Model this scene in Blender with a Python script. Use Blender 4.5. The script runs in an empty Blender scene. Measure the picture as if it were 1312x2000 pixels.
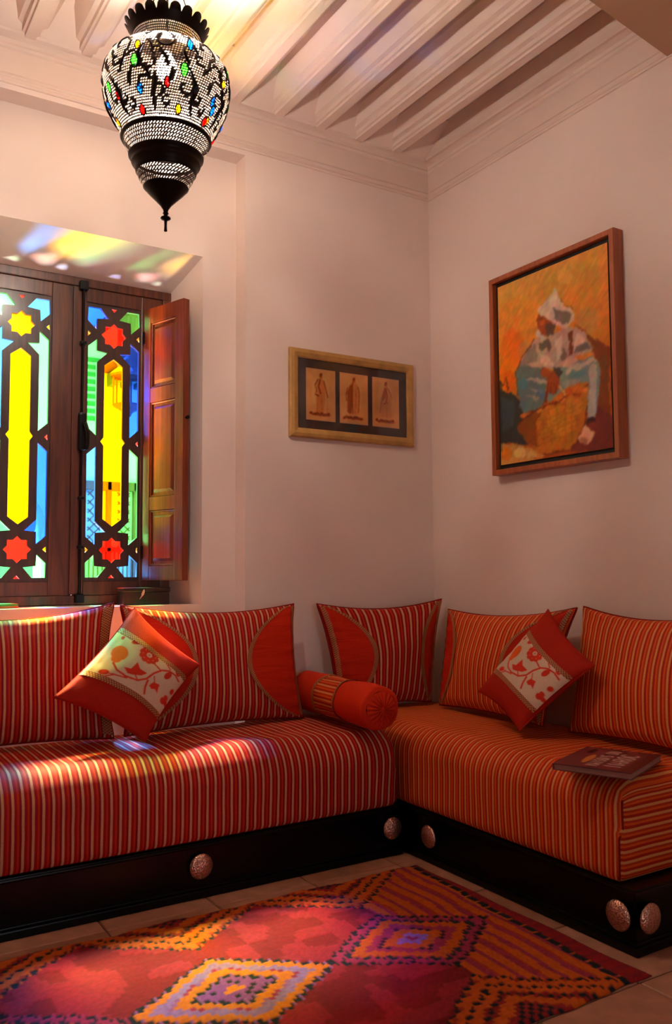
import bpy, bmesh, math, random
import numpy as np
from mathutils import Vector, Matrix, noise

random.seed(4)
RNG = np.random.RandomState(7)
C = bpy.context.scene.collection
SC = bpy.context.scene
PI = math.pi

# ------------------------------------------------------------------ camera
cam_d = bpy.data.cameras.new('camera')
cam = bpy.data.objects.new('camera', cam_d)
C.objects.link(cam)
R_ = Vector((0.84944773, -0.52763536, -0.00628334))
U_ = Vector((-0.03226961, -0.06382931, 0.99743897))
F_ = Vector((0.52668513, 0.8470695, 0.07124625))
M = Matrix((R_, U_, -F_)).transposed().to_4x4()
M.translation = Vector((-2.91773876, -3.68513312, 1.19318549))
cam.matrix_world = M
cam_d.sensor_fit = 'VERTICAL'
cam_d.sensor_height = 36.0
cam_d.lens = 1664.1171 / 2000 * 36.0
cam_d.clip_start = 0.05
cam_d.dof.use_dof = True
cam_d.dof.focus_distance = 3.7
cam_d.dof.aperture_fstop = 4.0
SC.camera = cam

# ------------------------------------------------------------------ world
world = bpy.data.worlds.new('world')
SC.world = world
world.use_nodes = True
wn = world.node_tree
wn.nodes.clear()
wo = wn.nodes.new('ShaderNodeOutputWorld')
wb = wn.nodes.new('ShaderNodeBackground')
wb.inputs['Color'].default_value = (0.76, 0.87, 1.0, 1)
wb.inputs['Strength'].default_value = 7.0
wn.links.new(wb.outputs[0], wo.inputs[0])

# ------------------------------------------------------------------ sun and daylight portals
def add_light(name, kind, loc, energy, color, direction=None, **kw):
    d = bpy.data.lights.new(name, kind)
    d.energy = energy
    d.color = color
    for k, v in kw.items():
        setattr(d, k, v)
    o = bpy.data.objects.new(name, d)
    C.objects.link(o)
    o.location = loc
    if direction is not None:
        o.rotation_euler = Vector(direction).to_track_quat('-Z', 'Y').to_euler()
    return o

add_light('sun', 'SUN', (0, 8, 9), 150.0, (0.80, 0.78, 1.0), (0.05, -0.80, -1.12), angle=math.radians(14))
p1 = add_light('window_daylight_portal', 'AREA', (-1.89, 0.56, 1.84), 1.0, (1, 1, 1), (0, -1, 0), shape='RECTANGLE', size=1.1, size_y=1.65)
p1.data.cycles.is_portal = True
# added area light below the window, standing in for sun bounced off paving
gl = add_light('added_bounce_light', 'AREA', (-2.75, .98, -.05), 380.0, (0.92, 0.92, 1.0), (.75, -.60, 2.0), shape='DISK', size=.52)
gl.data.spread = math.radians(90)
p2 = add_light('fill_opening_portal', 'AREA', (-1.9, -4.85, 1.05), 1.0, (1, 1, 1), (0, 1, 0), shape='RECTANGLE', size=.9, size_y=2.2)  # portal at the unseen opening added behind the camera for fill
p2.data.cycles.is_portal = True

# ------------------------------------------------------------------ exposure
SC.view_settings.view_transform = 'Standard'
SC.view_settings.look = 'None'
SC.view_settings.gamma = 1.0
SC.view_settings.use_curve_mapping = False
SC.view_settings.exposure = 0.08
SC.cycles.use_denoising = True
SC.cycles.max_bounces = 10
SC.cycles.diffuse_bounces = 5
SC.cycles.transparent_max_bounces = 12
SC.cycles.sample_clamp_indirect = 8.0
SC.cycles.caustics_reflective = False
SC.cycles.caustics_refractive = False


# ================================================================== helpers
def lin(c):
    return tuple(((x / 255.0) / 12.92 if x / 255.0 <= 0.04045 else ((x / 255.0 + 0.055) / 1.055) ** 2.4) for x in c)

def new_mat(name):
    m = bpy.data.materials.new(name)
    m.use_nodes = True
    nt = m.node_tree
    b = nt.nodes['Principled BSDF']
    return m, nt, b

def N(nt, t, **kw):
    n = nt.nodes.new(t)
    for k, v in kw.items():
        if k in n.inputs:
            n.inputs[k].default_value = v
        else:
            setattr(n, k, v)
    return n

def ramp(nt, stops, interp='LINEAR'):
    r = nt.nodes.new('ShaderNodeValToRGB')
    r.color_ramp.interpolation = interp
    el = r.color_ramp.elements
    while len(el) > 1:
        el.remove(el[-1])
    el[0].position = stops[0][0]
    el[0].color = (*stops[0][1], 1)
    for p, c in stops[1:]:
        e = el.new(p)
        e.color = (*c, 1)
    return r

def mix(nt, fac, a, b, mode='MIX'):
    m = nt.nodes.new('ShaderNodeMix')
    m.data_type = 'RGBA'
    m.blend_type = mode
    for i, v in ((0, fac), (6, a), (7, b)):
        if isinstance(v, (int, float)):
            m.inputs[i].default_value = v
        elif isinstance(v, tuple):
            m.inputs[i].default_value = (*v, 1) if len(v) == 3 else v
        else:
            nt.links.new(v, m.inputs[i])
    return m.outputs[2]

def bump(nt, b, height, strength=0.2, dist=0.01):
    bp = nt.nodes.new('ShaderNodeBump')
    bp.inputs['Strength'].default_value = strength
    bp.inputs['Distance'].default_value = dist
    nt.links.new(height, bp.inputs['Height'])
    nt.links.new(bp.outputs[0], b.inputs['Normal'])

def plain(name, rgb, rough=0.6, metal=0.0, nscale=0, namt=0.15, bstr=0.0, spec=0.5, coat=0.0):
    m, nt, b = new_mat(name)
    c = lin(rgb)
    b.inputs['Roughness'].default_value = rough
    b.inputs['Metallic'].default_value = metal
    b.inputs['Specular IOR Level'].default_value = spec
    b.inputs['Coat Weight'].default_value = coat
    b.inputs['Coat Roughness'].default_value = 0.12
    if nscale:
        tc = N(nt, 'ShaderNodeTexCoord')
        n = N(nt, 'ShaderNodeTexNoise', Scale=nscale, Detail=5.0)
        nt.links.new(tc.outputs['Object'], n.inputs['Vector'])
        r = ramp(nt, [(0.3, tuple(x * (1 - namt) for x in c)), (0.7, tuple(min(1, x * (1 + namt)) for x in c))])
        nt.links.new(n.outputs['Fac'], r.inputs[0])
        nt.links.new(r.outputs[0], b.inputs['Base Color'])
        if bstr:
            bump(nt, b, n.outputs['Fac'], bstr, 0.004)
    else:
        b.inputs['Base Color'].default_value = (*c, 1)
    return m

def wood(name, dark, light, rough=0.35, scale=(30, 30, 2.0), coat=0.2):
    m, nt, b = new_mat(name)
    tc = N(nt, 'ShaderNodeTexCoord')
    mp = N(nt, 'ShaderNodeMapping')
    mp.inputs['Scale'].default_value = scale
    nt.links.new(tc.outputs['Object'], mp.inputs[0])
    n = N(nt, 'ShaderNodeTexNoise', Scale=1.6, Detail=6.0, Distortion=0.6)
    nt.links.new(mp.outputs[0], n.inputs['Vector'])
    r = ramp(nt, [(0.3, lin(dark)), (0.7, lin(light))])
    nt.links.new(n.outputs['Fac'], r.inputs[0])
    nt.links.new(r.outputs[0], b.inputs['Base Color'])
    b.inputs['Roughness'].default_value = rough
    b.inputs['Coat Weight'].default_value = coat
    b.inputs['Coat Roughness'].default_value = 0.2
    bump(nt, b, n.outputs['Fac'], 0.12, 0.002)
    return m

def stripe_fabric(name, period=0.033, tan=(204, 148, 110), org=(190, 40, 14), crim=(152, 8, 10), dk=(132, 8, 12)):
    m, nt, b = new_mat(name)
    uv = N(nt, 'ShaderNodeUVMap')
    sp = N(nt, 'ShaderNodeSeparateXYZ')
    nt.links.new(uv.outputs[0], sp.inputs[0])
    wob = N(nt, 'ShaderNodeTexNoise', Scale=9.0, Detail=1.0)
    nt.links.new(uv.outputs[0], wob.inputs['Vector'])
    wm = N(nt, 'ShaderNodeMath', operation='MULTIPLY_ADD')
    wm.inputs[1].default_value = 0.0035
    nt.links.new(wob.outputs['Fac'], wm.inputs[0])
    nt.links.new(sp.outputs[0], wm.inputs[2])
    dv = N(nt, 'ShaderNodeMath', operation='DIVIDE')
    dv.inputs[1].default_value = period
    nt.links.new(wm.outputs[0], dv.inputs[0])
    fr = N(nt, 'ShaderNodeMath', operation='FRACT')
    nt.links.new(dv.outputs[0], fr.inputs[0])
    tan, crim, org, dk = lin(tan), lin(crim), lin(org), lin(dk)
    r = ramp(nt, [(0.0, tan), (0.21, tan), (0.26, crim), (0.50, crim), (0.54, org), (0.72, org), (0.76, dk), (0.95, dk), (1.0, tan)])
    nt.links.new(fr.outputs[0], r.inputs[0])
    # woven grain
    wv = N(nt, 'ShaderNodeTexNoise', Scale=420.0, Detail=2.0)
    mp = N(nt, 'ShaderNodeMapping')
    mp.inputs['Scale'].default_value = (1, 0.35, 1)
    nt.links.new(uv.outputs[0], mp.inputs[0])
    nt.links.new(mp.outputs[0], wv.inputs['Vector'])
    g = ramp(nt, [(0.3, (0.82, 0.82, 0.82)), (0.7, (1.06, 1.06, 1.06))])
    nt.links.new(wv.outputs['Fac'], g.inputs[0])
    nt.links.new(mix(nt, 1.0, r.outputs[0], g.outputs[0], 'MULTIPLY'), b.inputs['Base Color'])
    b.inputs['Roughness'].default_value = 0.62
    b.inputs['Specular IOR Level'].default_value = 0.15
    bump(nt, b, wv.outputs['Fac'], 0.12, 0.001)
    return m

def attr_mat(name, rough=0.85, sheen=0.0, fine=0.0, fscale=600):
    m, nt, b = new_mat(name)
    a = N(nt, 'ShaderNodeAttribute', attribute_name='Col')
    nt.links.new(a.outputs['Color'], b.inputs['Base Color'])
    b.inputs['Roughness'].default_value = rough
    b.inputs['Sheen Weight'].default_value = sheen
    b.inputs['Specular IOR Level'].default_value = 0.2
    if fine:
        tc = N(nt, 'ShaderNodeTexCoord')
        n = N(nt, 'ShaderNodeTexNoise', Scale=fscale, Detail=2.0)
        nt.links.new(tc.outputs['Object'], n.inputs['Vector'])
        bump(nt, b, n.outputs['Fac'], fine, 0.003)
    return m

def glass_pane(name, rgb, ripple=0.15):
    # thin coloured window glass: light passes straight through and takes the colour
    m = bpy.data.materials.new(name)
    m.use_nodes = True
    nt = m.node_tree
    nt.nodes.clear()
    out = N(nt, 'ShaderNodeOutputMaterial')
    t = N(nt, 'ShaderNodeBsdfTransparent')
    tc = N(nt, 'ShaderNodeTexCoord')
    n = N(nt, 'ShaderNodeTexNoise', Scale=6.0, Detail=2.0)
    nt.links.new(tc.outputs['Object'], n.inputs['Vector'])
    r = ramp(nt, [(0.3, tuple(x * 0.85 for x in rgb)), (0.7, rgb)])
    nt.links.new(n.outputs['Fac'], r.inputs[0])
    nt.links.new(r.outputs[0], t.inputs['Color'])
    g = N(nt, 'ShaderNodeBsdfGlossy', Roughness=0.06)
    lw = N(nt, 'ShaderNodeLayerWeight')
    pw = N(nt, 'ShaderNodeMath', operation='POWER')
    pw.inputs[1].default_value = 5.0
    nt.links.new(lw.outputs['Facing'], pw.inputs[0])
    f = N(nt, 'ShaderNodeMath', operation='MULTIPLY_ADD')
    f.inputs[1].default_value = 0.8
    f.inputs[2].default_value = 0.04
    nt.links.new(pw.outputs[0], f.inputs[0])
    ms = N(nt, 'ShaderNodeMixShader')
    nt.links.new(f.outputs[0], ms.inputs[0])
    nt.links.new(t.outputs[0], ms.inputs[1])
    nt.links.new(g.outputs[0], ms.inputs[2])
    nt.links.new(ms.outputs[0], out.inputs[0])
    return m

# ------------------------------------------------------------------ object helpers
def tag(o, label=None, cat=None, group=None, kind=None):
    if label: o['label'] = label
    if cat: o['category'] = cat
    if group: o['group'] = group
    if kind: o['kind'] = kind
    return o

def link(name, me, mat=None, parent=None, smooth=False):
    o = bpy.data.objects.new(name, me)
    C.objects.link(o)
    if parent is not None:
        o.parent = parent
    if mat is not None:
        for mm in (mat if isinstance(mat, (list, tuple)) else [mat]):
            me.materials.append(mm)
    if smooth:
        me.polygons.foreach_set('use_smooth', [True] * len(me.polygons))
    return o

def obj(name, bm, mat, parent=None, smooth=False):
    me = bpy.data.meshes.new(name)
    bmesh.ops.recalc_face_normals(bm, faces=bm.faces)
    bm.to_mesh(me)
    bm.free()
    return link(name, me, mat, parent, smooth)

def pyobj(name, vs, fs, mat, parent=None, smooth=False, uvs=None, cols=None, fmat=None):
    me = bpy.data.meshes.new(name)
    me.from_pydata([tuple(v) for v in vs], [], fs)
    if uvs is not None:
        ul = me.uv_layers.new(name='UVMap')
        li = np.empty(len(me.loops), dtype=np.int32)
        me.loops.foreach_get('vertex_index', li)
        ul.data.foreach_set('uv', np.asarray(uvs, dtype=np.float32)[li].ravel())
    if cols is not None:
        ca = me.color_attributes.new('Col', 'FLOAT_COLOR', 'POINT')
        arr = np.ones((len(vs), 4), dtype=np.float32)
        arr[:, :3] = cols
        ca.data.foreach_set('color', arr.ravel())
    o = link(name, me, mat, parent, smooth)
    if fmat is not None:
        me.polygons.foreach_set('material_index', fmat)
    return o

def empty(name, loc=(0, 0, 0), rz=0.0):
    o = bpy.data.objects.new(name, None)
    C.objects.link(o)
    o.location = loc
    o.rotation_euler = (0, 0, rz)
    o.empty_display_size = 0.1
    return o

def add_box(bm, x0, x1, y0, y1, z0, z1, bev=0.0, seg=2, mat=None):
    b2 = bmesh.new()
    bmesh.ops.create_cube(b2, size=1.0, matrix=Matrix.Translation(((x0 + x1) / 2, (y0 + y1) / 2, (z0 + z1) / 2)) @ Matrix.Diagonal((x1 - x0, y1 - y0, z1 - z0, 1)))
    if bev:
        bmesh.ops.bevel(b2, geom=b2.edges[:], offset=bev, segments=seg, affect='EDGES', profile=0.6)
    if mat is not None:
        bmesh.ops.transform(b2, matrix=mat, verts=b2.verts[:])
    me = bpy.data.meshes.new('tmp')
    b2.to_mesh(me)
    b2.free()
    bm.from_mesh(me)
    bpy.data.meshes.remove(me)

def box(name, mat, parent, x0, x1, y0, y1, z0, z1, bev=0.002):
    bm = bmesh.new()
    add_box(bm, x0, x1, y0, y1, z0, z1, bev)
    return obj(name, bm, mat, parent)

def add_lathe(bm, prof, n=48, center=(0, 0, 0), cap=False):
    rings = []
    for r, z in prof:
        if r < 1e-5:
            rings.append([bm.verts.new((center[0], center[1], center[2] + z))])
        else:
            rings.append([bm.verts.new((center[0] + r * math.cos(2 * PI * i / n), center[1] + r * math.sin(2 * PI * i / n), center[2] + z)) for i in range(n)])
    for a, b in zip(rings[:-1], rings[1:]):
        for i in range(n):
            j = (i + 1) % n
            if len(a) == 1 and len(b) == 1: continue
            if len(a) == 1: bm.faces.new((a[0], b[j], b[i]))
            elif len(b) == 1: bm.faces.new((a[i], a[j], b[0]))
            else: bm.faces.new((a[i], a[j], b[j], b[i]))

def add_tube(bm, pts, r, n=8, closed=False):
    pts = [Vector(p) for p in pts]
    rings = []
    m = len(pts)
    prev = None
    for i, p in enumerate(pts):
        if closed:
            d = pts[(i + 1) % m] - pts[i - 1]
        else:
            d = pts[min(i + 1, m - 1)] - pts[max(i - 1, 0)]
        d.normalize()
        a = prev if prev is not None else (Vector((0, 0, 1)) if abs(d.z) < 0.9 else Vector((1, 0, 0)))
        a = (a - d * a.dot(d))
        if a.length < 1e-6: a = d.orthogonal()
        a.normalize()
        prev = a
        b = d.cross(a)
        rr = r[i] if isinstance(r, (list, tuple)) else r
        rings.append([bm.verts.new(p + (a * math.cos(2 * PI * k / n) + b * math.sin(2 * PI * k / n)) * rr) for k in range(n)])
    rng = range(m if closed else m - 1)
    for i in rng:
        A, B = rings[i], rings[(i + 1) % m]
        for k in range(n):
            bm.faces.new((A[k], A[(k + 1) % n], B[(k + 1) % n], B[k]))
    if not closed:
        bm.faces.new(rings[0][::-1])
        bm.faces.new(rings[-1])

def add_prism(bm, prof, p0, p1, up=(0, 0, 1)):
    """extrude a closed 2-D profile (a, b) from p0 to p1; a runs along the sideways axis, b along up"""
    p0, p1, up = Vector(p0), Vector(p1), Vector(up)
    d = (p1 - p0).normalized()
    s = d.cross(up).normalized()
    A = [bm.verts.new(p0 + s * a + up * b) for a, b in prof]
    B = [bm.verts.new(p1 + s * a + up * b) for a, b in prof]
    n = len(prof)
    for i in range(n):
        bm.faces.new((A[i], A[(i + 1) % n], B[(i + 1) % n], B[i]))
    bm.faces.new(A[::-1])
    bm.faces.new(B)

def filled(name, loops, depth, mat, parent, origin, xa, ya, bev=0.0):
    """2-D polygons with holes filled and extruded, standing on the plane origin + x*xa + y*ya"""
    cu = bpy.data.curves.new(name, 'CURVE')
    cu.dimensions = '2D'
    cu.fill_mode = 'BOTH'
    cu.extrude = depth / 2
    if bev:
        cu.bevel_depth = bev
        cu.bevel_resolution = 0
        cu.offset = -bev
    for lp in loops:
        s = cu.splines.new('POLY')
        s.points.add(len(lp) - 1)
        for q, (x, y) in zip(s.points, lp):
            q.co = (x, y, 0, 1)
        s.use_cyclic_u = True
    t = bpy.data.objects.new('tmp', cu)
    C.objects.link(t)
    dg = bpy.context.evaluated_depsgraph_get()
    me = bpy.data.meshes.new_from_object(t.evaluated_get(dg))
    bpy.data.objects.remove(t)
    bpy.data.curves.remove(cu)
    xa, ya, o0 = Vector(xa), Vector(ya), Vector(origin)
    za = xa.cross(ya)
    mt = Matrix((xa, ya, za)).transposed().to_4x4()
    mt.translation = o0
    me.transform(mt)
    me.materials.clear()
    me.name = name
    return link(name, me, mat, parent)

# ------------------------------------------------------------------ tiny painter for flat artwork, rugs and prints
class Art:
    def __init__(self, w, h, bg):
        self.w, self.h = w, h
        ys, xs = np.mgrid[0:h, 0:w]
        self.X = xs / (w - 1.0)
        self.Y = ys / (h - 1.0)
        self.a = np.zeros((h, w, 3)) + np.array(bg, dtype=float)
        self.T = lambda p: p
    def pts(self, ps):
        return [self.T(p) for p in ps]
    def put(self, mask, col, op=1.0):
        m = (mask * op)[..., None]
        self.a = self.a * (1 - m) + np.array(col, dtype=float) * m
    def poly(self, ps, col, op=1.0):
        ps = self.pts(ps)
        acc = np.zeros_like(self.X)
        for dx, dy in ((-.25, -.25), (.25, -.25), (-.25, .25), (.25, .25)):
            X = self.X + dx / self.w; Y = self.Y + dy / self.h
            ins = np.zeros(X.shape, bool)
            n = len(ps)
            for i in range(n):
                x1, y1 = ps[i]; x2, y2 = ps[(i + 1) % n]
                if y1 == y2: continue
                c = ((y1 > Y) != (y2 > Y)) & (X < (x2 - x1) * (Y - y1) / (y2 - y1) + x1)
                ins ^= c
            acc += ins * 0.25
        self.put(acc, col, op)
    def ell(self, c, rx, ry, ang, col, op=1.0, n=20):
        ps = []
        for i in range(n):
            t = 2 * PI * i / n
            x, y = rx * math.cos(t), ry * math.sin(t)
            ps.append((c[0] + x * math.cos(ang) - y * math.sin(ang), c[1] + x * math.sin(ang) + y * math.cos(ang)))
        self.poly(ps, col, op)
    def line(self, ps, w, col, op=1.0):
        """w in source units"""
        P = [Vector((*p, 0)) for p in ps]
        L, R = [], []
        for i, p in enumerate(P):
            d = (P[min(i + 1, len(P) - 1)] - P[max(i - 1, 0)]).normalized()
            nn = Vector((-d.y, d.x, 0)) * (w / 2)
            L.append((p + nn)[:2]); R.append((p - nn)[:2])
        for i in range(len(P) - 1):
            self.poly([L[i], L[i + 1], R[i + 1], R[i]], col, op)
    def noise(self, amt, cell=3, colour=False):
        h, w = self.a.shape[:2]
        n = RNG.rand(h // cell + 2, w // cell + 2, 3 if colour else 1)
        n = np.kron(n, np.ones((cell, cell, 1)))[:h, :w]
        for ax in (0, 1):
            n = (n + np.roll(n, 1, ax) + np.roll(n, -1, ax)) / 3
        self.a = np.clip(self.a * (1 + (n - 0.5) * amt), 0, 255)
    def blur(self, k=1):
        for _ in range(k):
            for ax in (0, 1):
                p = np.pad(self.a, [(1, 1) if i == ax else (0, 0) for i in range(3)], mode='edge')
                self.a = (p.take(range(0, self.a.shape[ax]), ax) + 2 * self.a + p.take(range(2, self.a.shape[ax] + 2), ax)) / 4
    def linear(self):
        c = np.clip(self.a, 0, 255) / 255.0
        return np.where(c <= 0.04045, c / 12.92, ((c + 0.055) / 1.055) ** 2.4)
    def sample(self, u, v):
        L = self.linear()
        x = np.clip(np.asarray(u) * (self.w - 1), 0, self.w - 1.001)
        y = np.clip(np.asarray(v) * (self.h - 1), 0, self.h - 1.001)
        i, j = y.astype(int), x.astype(int)
        fy, fx = (y - i)[..., None], (x - j)[..., None]
        return (L[i, j] * (1 - fx) * (1 - fy) + L[i, j + 1] * fx * (1 - fy) + L[i + 1, j] * (1 - fx) * fy + L[i + 1, j + 1] * fx * fy)

def art_plane(name, art, mat, parent, origin, xa, ya):
    """flat picture: a grid as fine as the painted artwork"""
    o0, xa, ya = Vector(origin), Vector(xa), Vector(ya)
    w, h = art.w, art.h
    X = art.X.ravel()[:, None]; Y = art.Y.ravel()[:, None]
    vs = np.array(o0) + X * np.array(xa) + Y * np.array(ya)
    idx = np.arange(w * h).reshape(h, w)
    fs = np.stack([idx[:-1, :-1], idx[:-1, 1:], idx[1:, 1:], idx[1:, :-1]], -1).reshape(-1, 4).tolist()
    return pyobj(name, vs, fs, mat, parent, cols=art.linear().reshape(-1, 3))

def paint_warp(A, amp, cell):
    h, w = A.a.shape[:2]
    def sm():
        n = RNG.rand(h // cell + 3, w // cell + 3) - .5
        yy_, xx_ = np.mgrid[0:h, 0:w] / float(cell)
        i, j = yy_.astype(int), xx_.astype(int); fy, fx = yy_ - i, xx_ - j
        fy, fx = fy * fy * (3 - 2 * fy), fx * fx * (3 - 2 * fx)
        return n[i, j] * (1 - fx) * (1 - fy) + n[i, j + 1] * fx * (1 - fy) + n[i + 1, j] * (1 - fx) * fy + n[i + 1, j + 1] * fx * fy
    yy_, xx_ = np.mgrid[0:h, 0:w]
    A.a = A.a[np.clip(yy_ + sm() * amp, 0, h - 1).astype(int), np.clip(xx_ + sm() * amp, 0, w - 1).astype(int)]
    return sm

def homography(src, dst):
    A = []
    for (x, y), (u, v) in zip(src, dst):
        A.append([x, y, 1, 0, 0, 0, -u * x, -u * y, -u]); A.append([0, 0, 0, x, y, 1, -v * x, -v * y, -v])
    h = np.linalg.svd(np.array(A, float))[2][-1].reshape(3, 3)
    def f(p):
        q = h @ np.array([p[0], p[1], 1.0])
        return (q[0] / q[2], q[1] / q[2])
    return f

# ================================================================== materials
def plaster(name, rgb, streak=0.0):
    m, nt, b = new_mat(name)
    tc = N(nt, 'ShaderNodeTexCoord')
    n = N(nt, 'ShaderNodeTexNoise', Scale=1.3, Detail=4.0, Roughness=0.6)
    n2 = N(nt, 'ShaderNodeTexNoise', Scale=60.0, Detail=4.0)
    nt.links.new(tc.outputs['Object'], n.inputs['Vector'])
    nt.links.new(tc.outputs['Object'], n2.inputs['Vector'])
    c = lin(rgb)
    r = ramp(nt, [(0.3, tuple(x * y for x, y in zip(c, (0.93, 0.92, 0.93)))), (0.7, c)])
    nt.links.new(n.outputs['Fac'], r.inputs[0])
    nt.links.new(r.outputs[0], b.inputs['Base Color'])
    b.inputs['Roughness'].default_value = 0.7
    b.inputs['Specular IOR Level'].default_value = 0.3
    bump(nt, b, n2.outputs['Fac'], 0.06, 0.003)
    return m

M_wall = plaster('wall plaster', (232, 212, 200))
M_ceil = plaster('ceiling paint', (230, 208, 194))
M_trim = plaster('moulding plaster', (226, 204, 190))
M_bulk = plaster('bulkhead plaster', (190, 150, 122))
M_ext = plaster('courtyard whitewash', (240, 236, 226))
M_grout = plain('tile joint', (128, 90, 68), 0.9, nscale=40)
M_tiles = [plain('terracotta tile %d' % i, c, 0.5, nscale=14, namt=0.2, bstr=0.1) for i, c in enumerate([(160, 108, 82), (152, 100, 74), (168, 116, 90)])]
M_darkwood = wood('dark stained cedar', (58, 24, 12), (104, 50, 26), 0.38)
M_shutter = wood('red brown shutter wood', (92, 34, 16), (140, 60, 30), 0.36)
M_lattice = wood('fretwork wood', (40, 20, 14), (70, 36, 22), 0.45)
M_iron = plain('black iron', (14, 13, 15), 0.38, 0.6)
M_lacquer = plain('black lacquer', (4, 4, 5), 0.28, spec=0.18, nscale=5, namt=0.2)
M_stripe = stripe_fabric('striped upholstery')
M_stripe2 = stripe_fabric('orange striped upholstery', .033, (212, 140, 78), (216, 82, 16), (172, 30, 10), (186, 48, 12))
M_red = plain('rust red linen', (180, 34, 8), 0.75, spec=.12, nscale=260, namt=0.12, bstr=0.25)
def crease(m):
    nt = m.node_tree; b = nt.nodes['Principled BSDF']
    uv = N(nt, 'ShaderNodeUVMap'); mp = N(nt, 'ShaderNodeMapping'); mp.inputs['Scale'].default_value = (5, 26, 1)
    n = N(nt, 'ShaderNodeTexNoise', Scale=1.0, Detail=2.0, Distortion=.8)
    nt.links.new(uv.outputs[0], mp.inputs[0]); nt.links.new(mp.outputs[0], n.inputs['Vector'])
    bump(nt, b, n.outputs['Fac'], .45, .012)
crease(M_red)
M_redd = plain('brick red linen', (160, 30, 14), 0.75, spec=.12, nscale=260, namt=0.12, bstr=0.25)
M_bolster = plain('scarlet cotton', (196, 42, 12), 0.7, spec=.12, nscale=200, namt=0.1, bstr=0.2)
M_pipe = plain('dark red piping', (128, 20, 12), 0.7, spec=.12, nscale=300)
M_cloth_art = attr_mat('printed linen', 0.8, 0.0, 0.15, 500)
M_paint = attr_mat('oil paint on canvas', 0.5, 0, 0.25, 160)
M_printpaper = attr_mat('sepia print on paper', 0.8)
M_rug = attr_mat('wool pile', 0.95, 0.0, 0.5, 260)
M_brass = plain('dark patinated brass', (30, 20, 15), 0.42, 0.85, nscale=30)
M_brassin = plain('polished brass edge', (196, 160, 110), 0.35, 0.9)
M_gilt = plain('gilt olive wood', (176, 132, 70), 0.42, nscale=18, namt=0.2)
M_mat = plain('charcoal mount board', (66, 50, 48), 0.85, nscale=80)
M_frame2 = wood('warm cherry frame wood', (146, 70, 34), (176, 92, 50), 0.4)
M_black = plain('black inner liner', (14, 11, 10), 0.6)
M_book = plain('maroon book cloth', (98, 40, 42), 0.35)
M_page = plain('page block', (150, 104, 88), 0.8, nscale=200)
M_box = wood('dark walnut box', (28, 14, 12), (52, 26, 22), 0.3)
M_mother = plain('pink inlay', (214, 158, 146), 0.5)
M_pad = plain('green book', (60, 120, 50), 0.5)
M_pad2 = plain('orange board', (190, 80, 30), 0.5)

def braid_mat():
    m, nt, b = new_mat('woven gold braid')
    uv = N(nt, 'ShaderNodeUVMap')
    sp = N(nt, 'ShaderNodeSeparateXYZ')
    nt.links.new(uv.outputs[0], sp.inputs[0])
    ck = N(nt, 'ShaderNodeTexChecker', Scale=160.0)
    nt.links.new(uv.outputs[0], ck.inputs['Vector'])
    ck.inputs['Color1'].default_value = (*lin((178, 112, 52)), 1)
    ck.inputs['Color2'].default_value = (*lin((112, 40, 22)), 1)
    nt.links.new(ck.outputs[0], b.inputs['Base Color'])
    b.inputs['Roughness'].default_value = 0.6
    bump(nt, b, ck.outputs['Fac'], 0.4, 0.002)
    return m
M_braid = braid_mat()

def disc_mat():
    m, nt, b = new_mat('embossed copper disc')
    tc = N(nt, 'ShaderNodeTexCoord')
    v = N(nt, 'ShaderNodeTexVoronoi', Scale=190.0)
    nt.links.new(tc.outputs['Object'], v.inputs['Vector'])
    r = ramp(nt, [(0.0, lin((110, 70, 54))), (0.6, lin((214, 160, 138)))])
    nt.links.new(v.outputs['Distance'], r.inputs[0])
    nt.links.new(r.outputs[0], b.inputs['Base Color'])
    b.inputs['Metallic'].default_value = 0.9
    b.inputs['Roughness'].default_value = 0.32
    bump(nt, b, v.outputs['Distance'], 0.6, 0.003)
    return m
M_disc = disc_mat()

G_yel = glass_pane('yellow glass', (0.95, 0.55, 0.0))
G_org = glass_pane('amber glass', (1.0, 0.28, 0.0))
G_red = glass_pane('red glass', (0.95, 0.022, 0.006))
G_grn = glass_pane('green glass', (0.10, 0.80, 0.16))
G_blu = glass_pane('blue glass', (0.012, 0.10, 1.0))
G_sky = glass_pane('light blue glass', (0.06, 0.36, 1.0))
G_clear = glass_pane('clear picture glass', (0.97, 0.97, 0.97))

# ================================================================== room shell
WX = -0.0      # right wall plane x = 0, window wall plane y = 0
XL = -4.6      # left wall
YB = -4.7      # wall behind the camera
ZC = 3.62
REC = 0.108    # recess depth of the window bay
XA0, XA1 = -2.66, -1.139
NX0, NX1 = -2.47, -1.315
BX0, BX1 = -2.392, -1.388
NZ0, NZ1, BZ1 = 1.049, 2.74, 2.612
WY = 0.35
EXT = 0.55

def structure(o, label=None):
    o['kind'] = 'structure'
    if label: o['label'] = label
    return o

# window wall: piers, header, bay and splayed niche as one plastered mass
bm = bmesh.new()
def quad(*p):
    bm.faces.new([bm.verts.new(q) for q in p])
ZA = 3.252
# piers either side of bay
for x0, x1 in ((XL - 0.3, XA0), (XA1, 0.3)):
    quad((x0, 0, -0.1), (x1, 0, -0.1), (x1, 0, ZC + .3), (x0, 0, ZC + .3))
quad((XA0, 0, ZA), (XA1, 0, ZA), (XA1, 0, ZC + .3), (XA0, 0, ZC + .3))
quad((XA0, 0, ZA), (XA1, 0, ZA), (XA1, REC, ZA), (XA0, REC, ZA))
quad((XA0, 0, -.1), (XA0, 0, ZA), (XA0, REC, ZA), (XA0, REC, -.1))
quad((XA1, 0, -.1), (XA1, 0, ZA), (XA1, REC, ZA), (XA1, REC, -.1))
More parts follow.
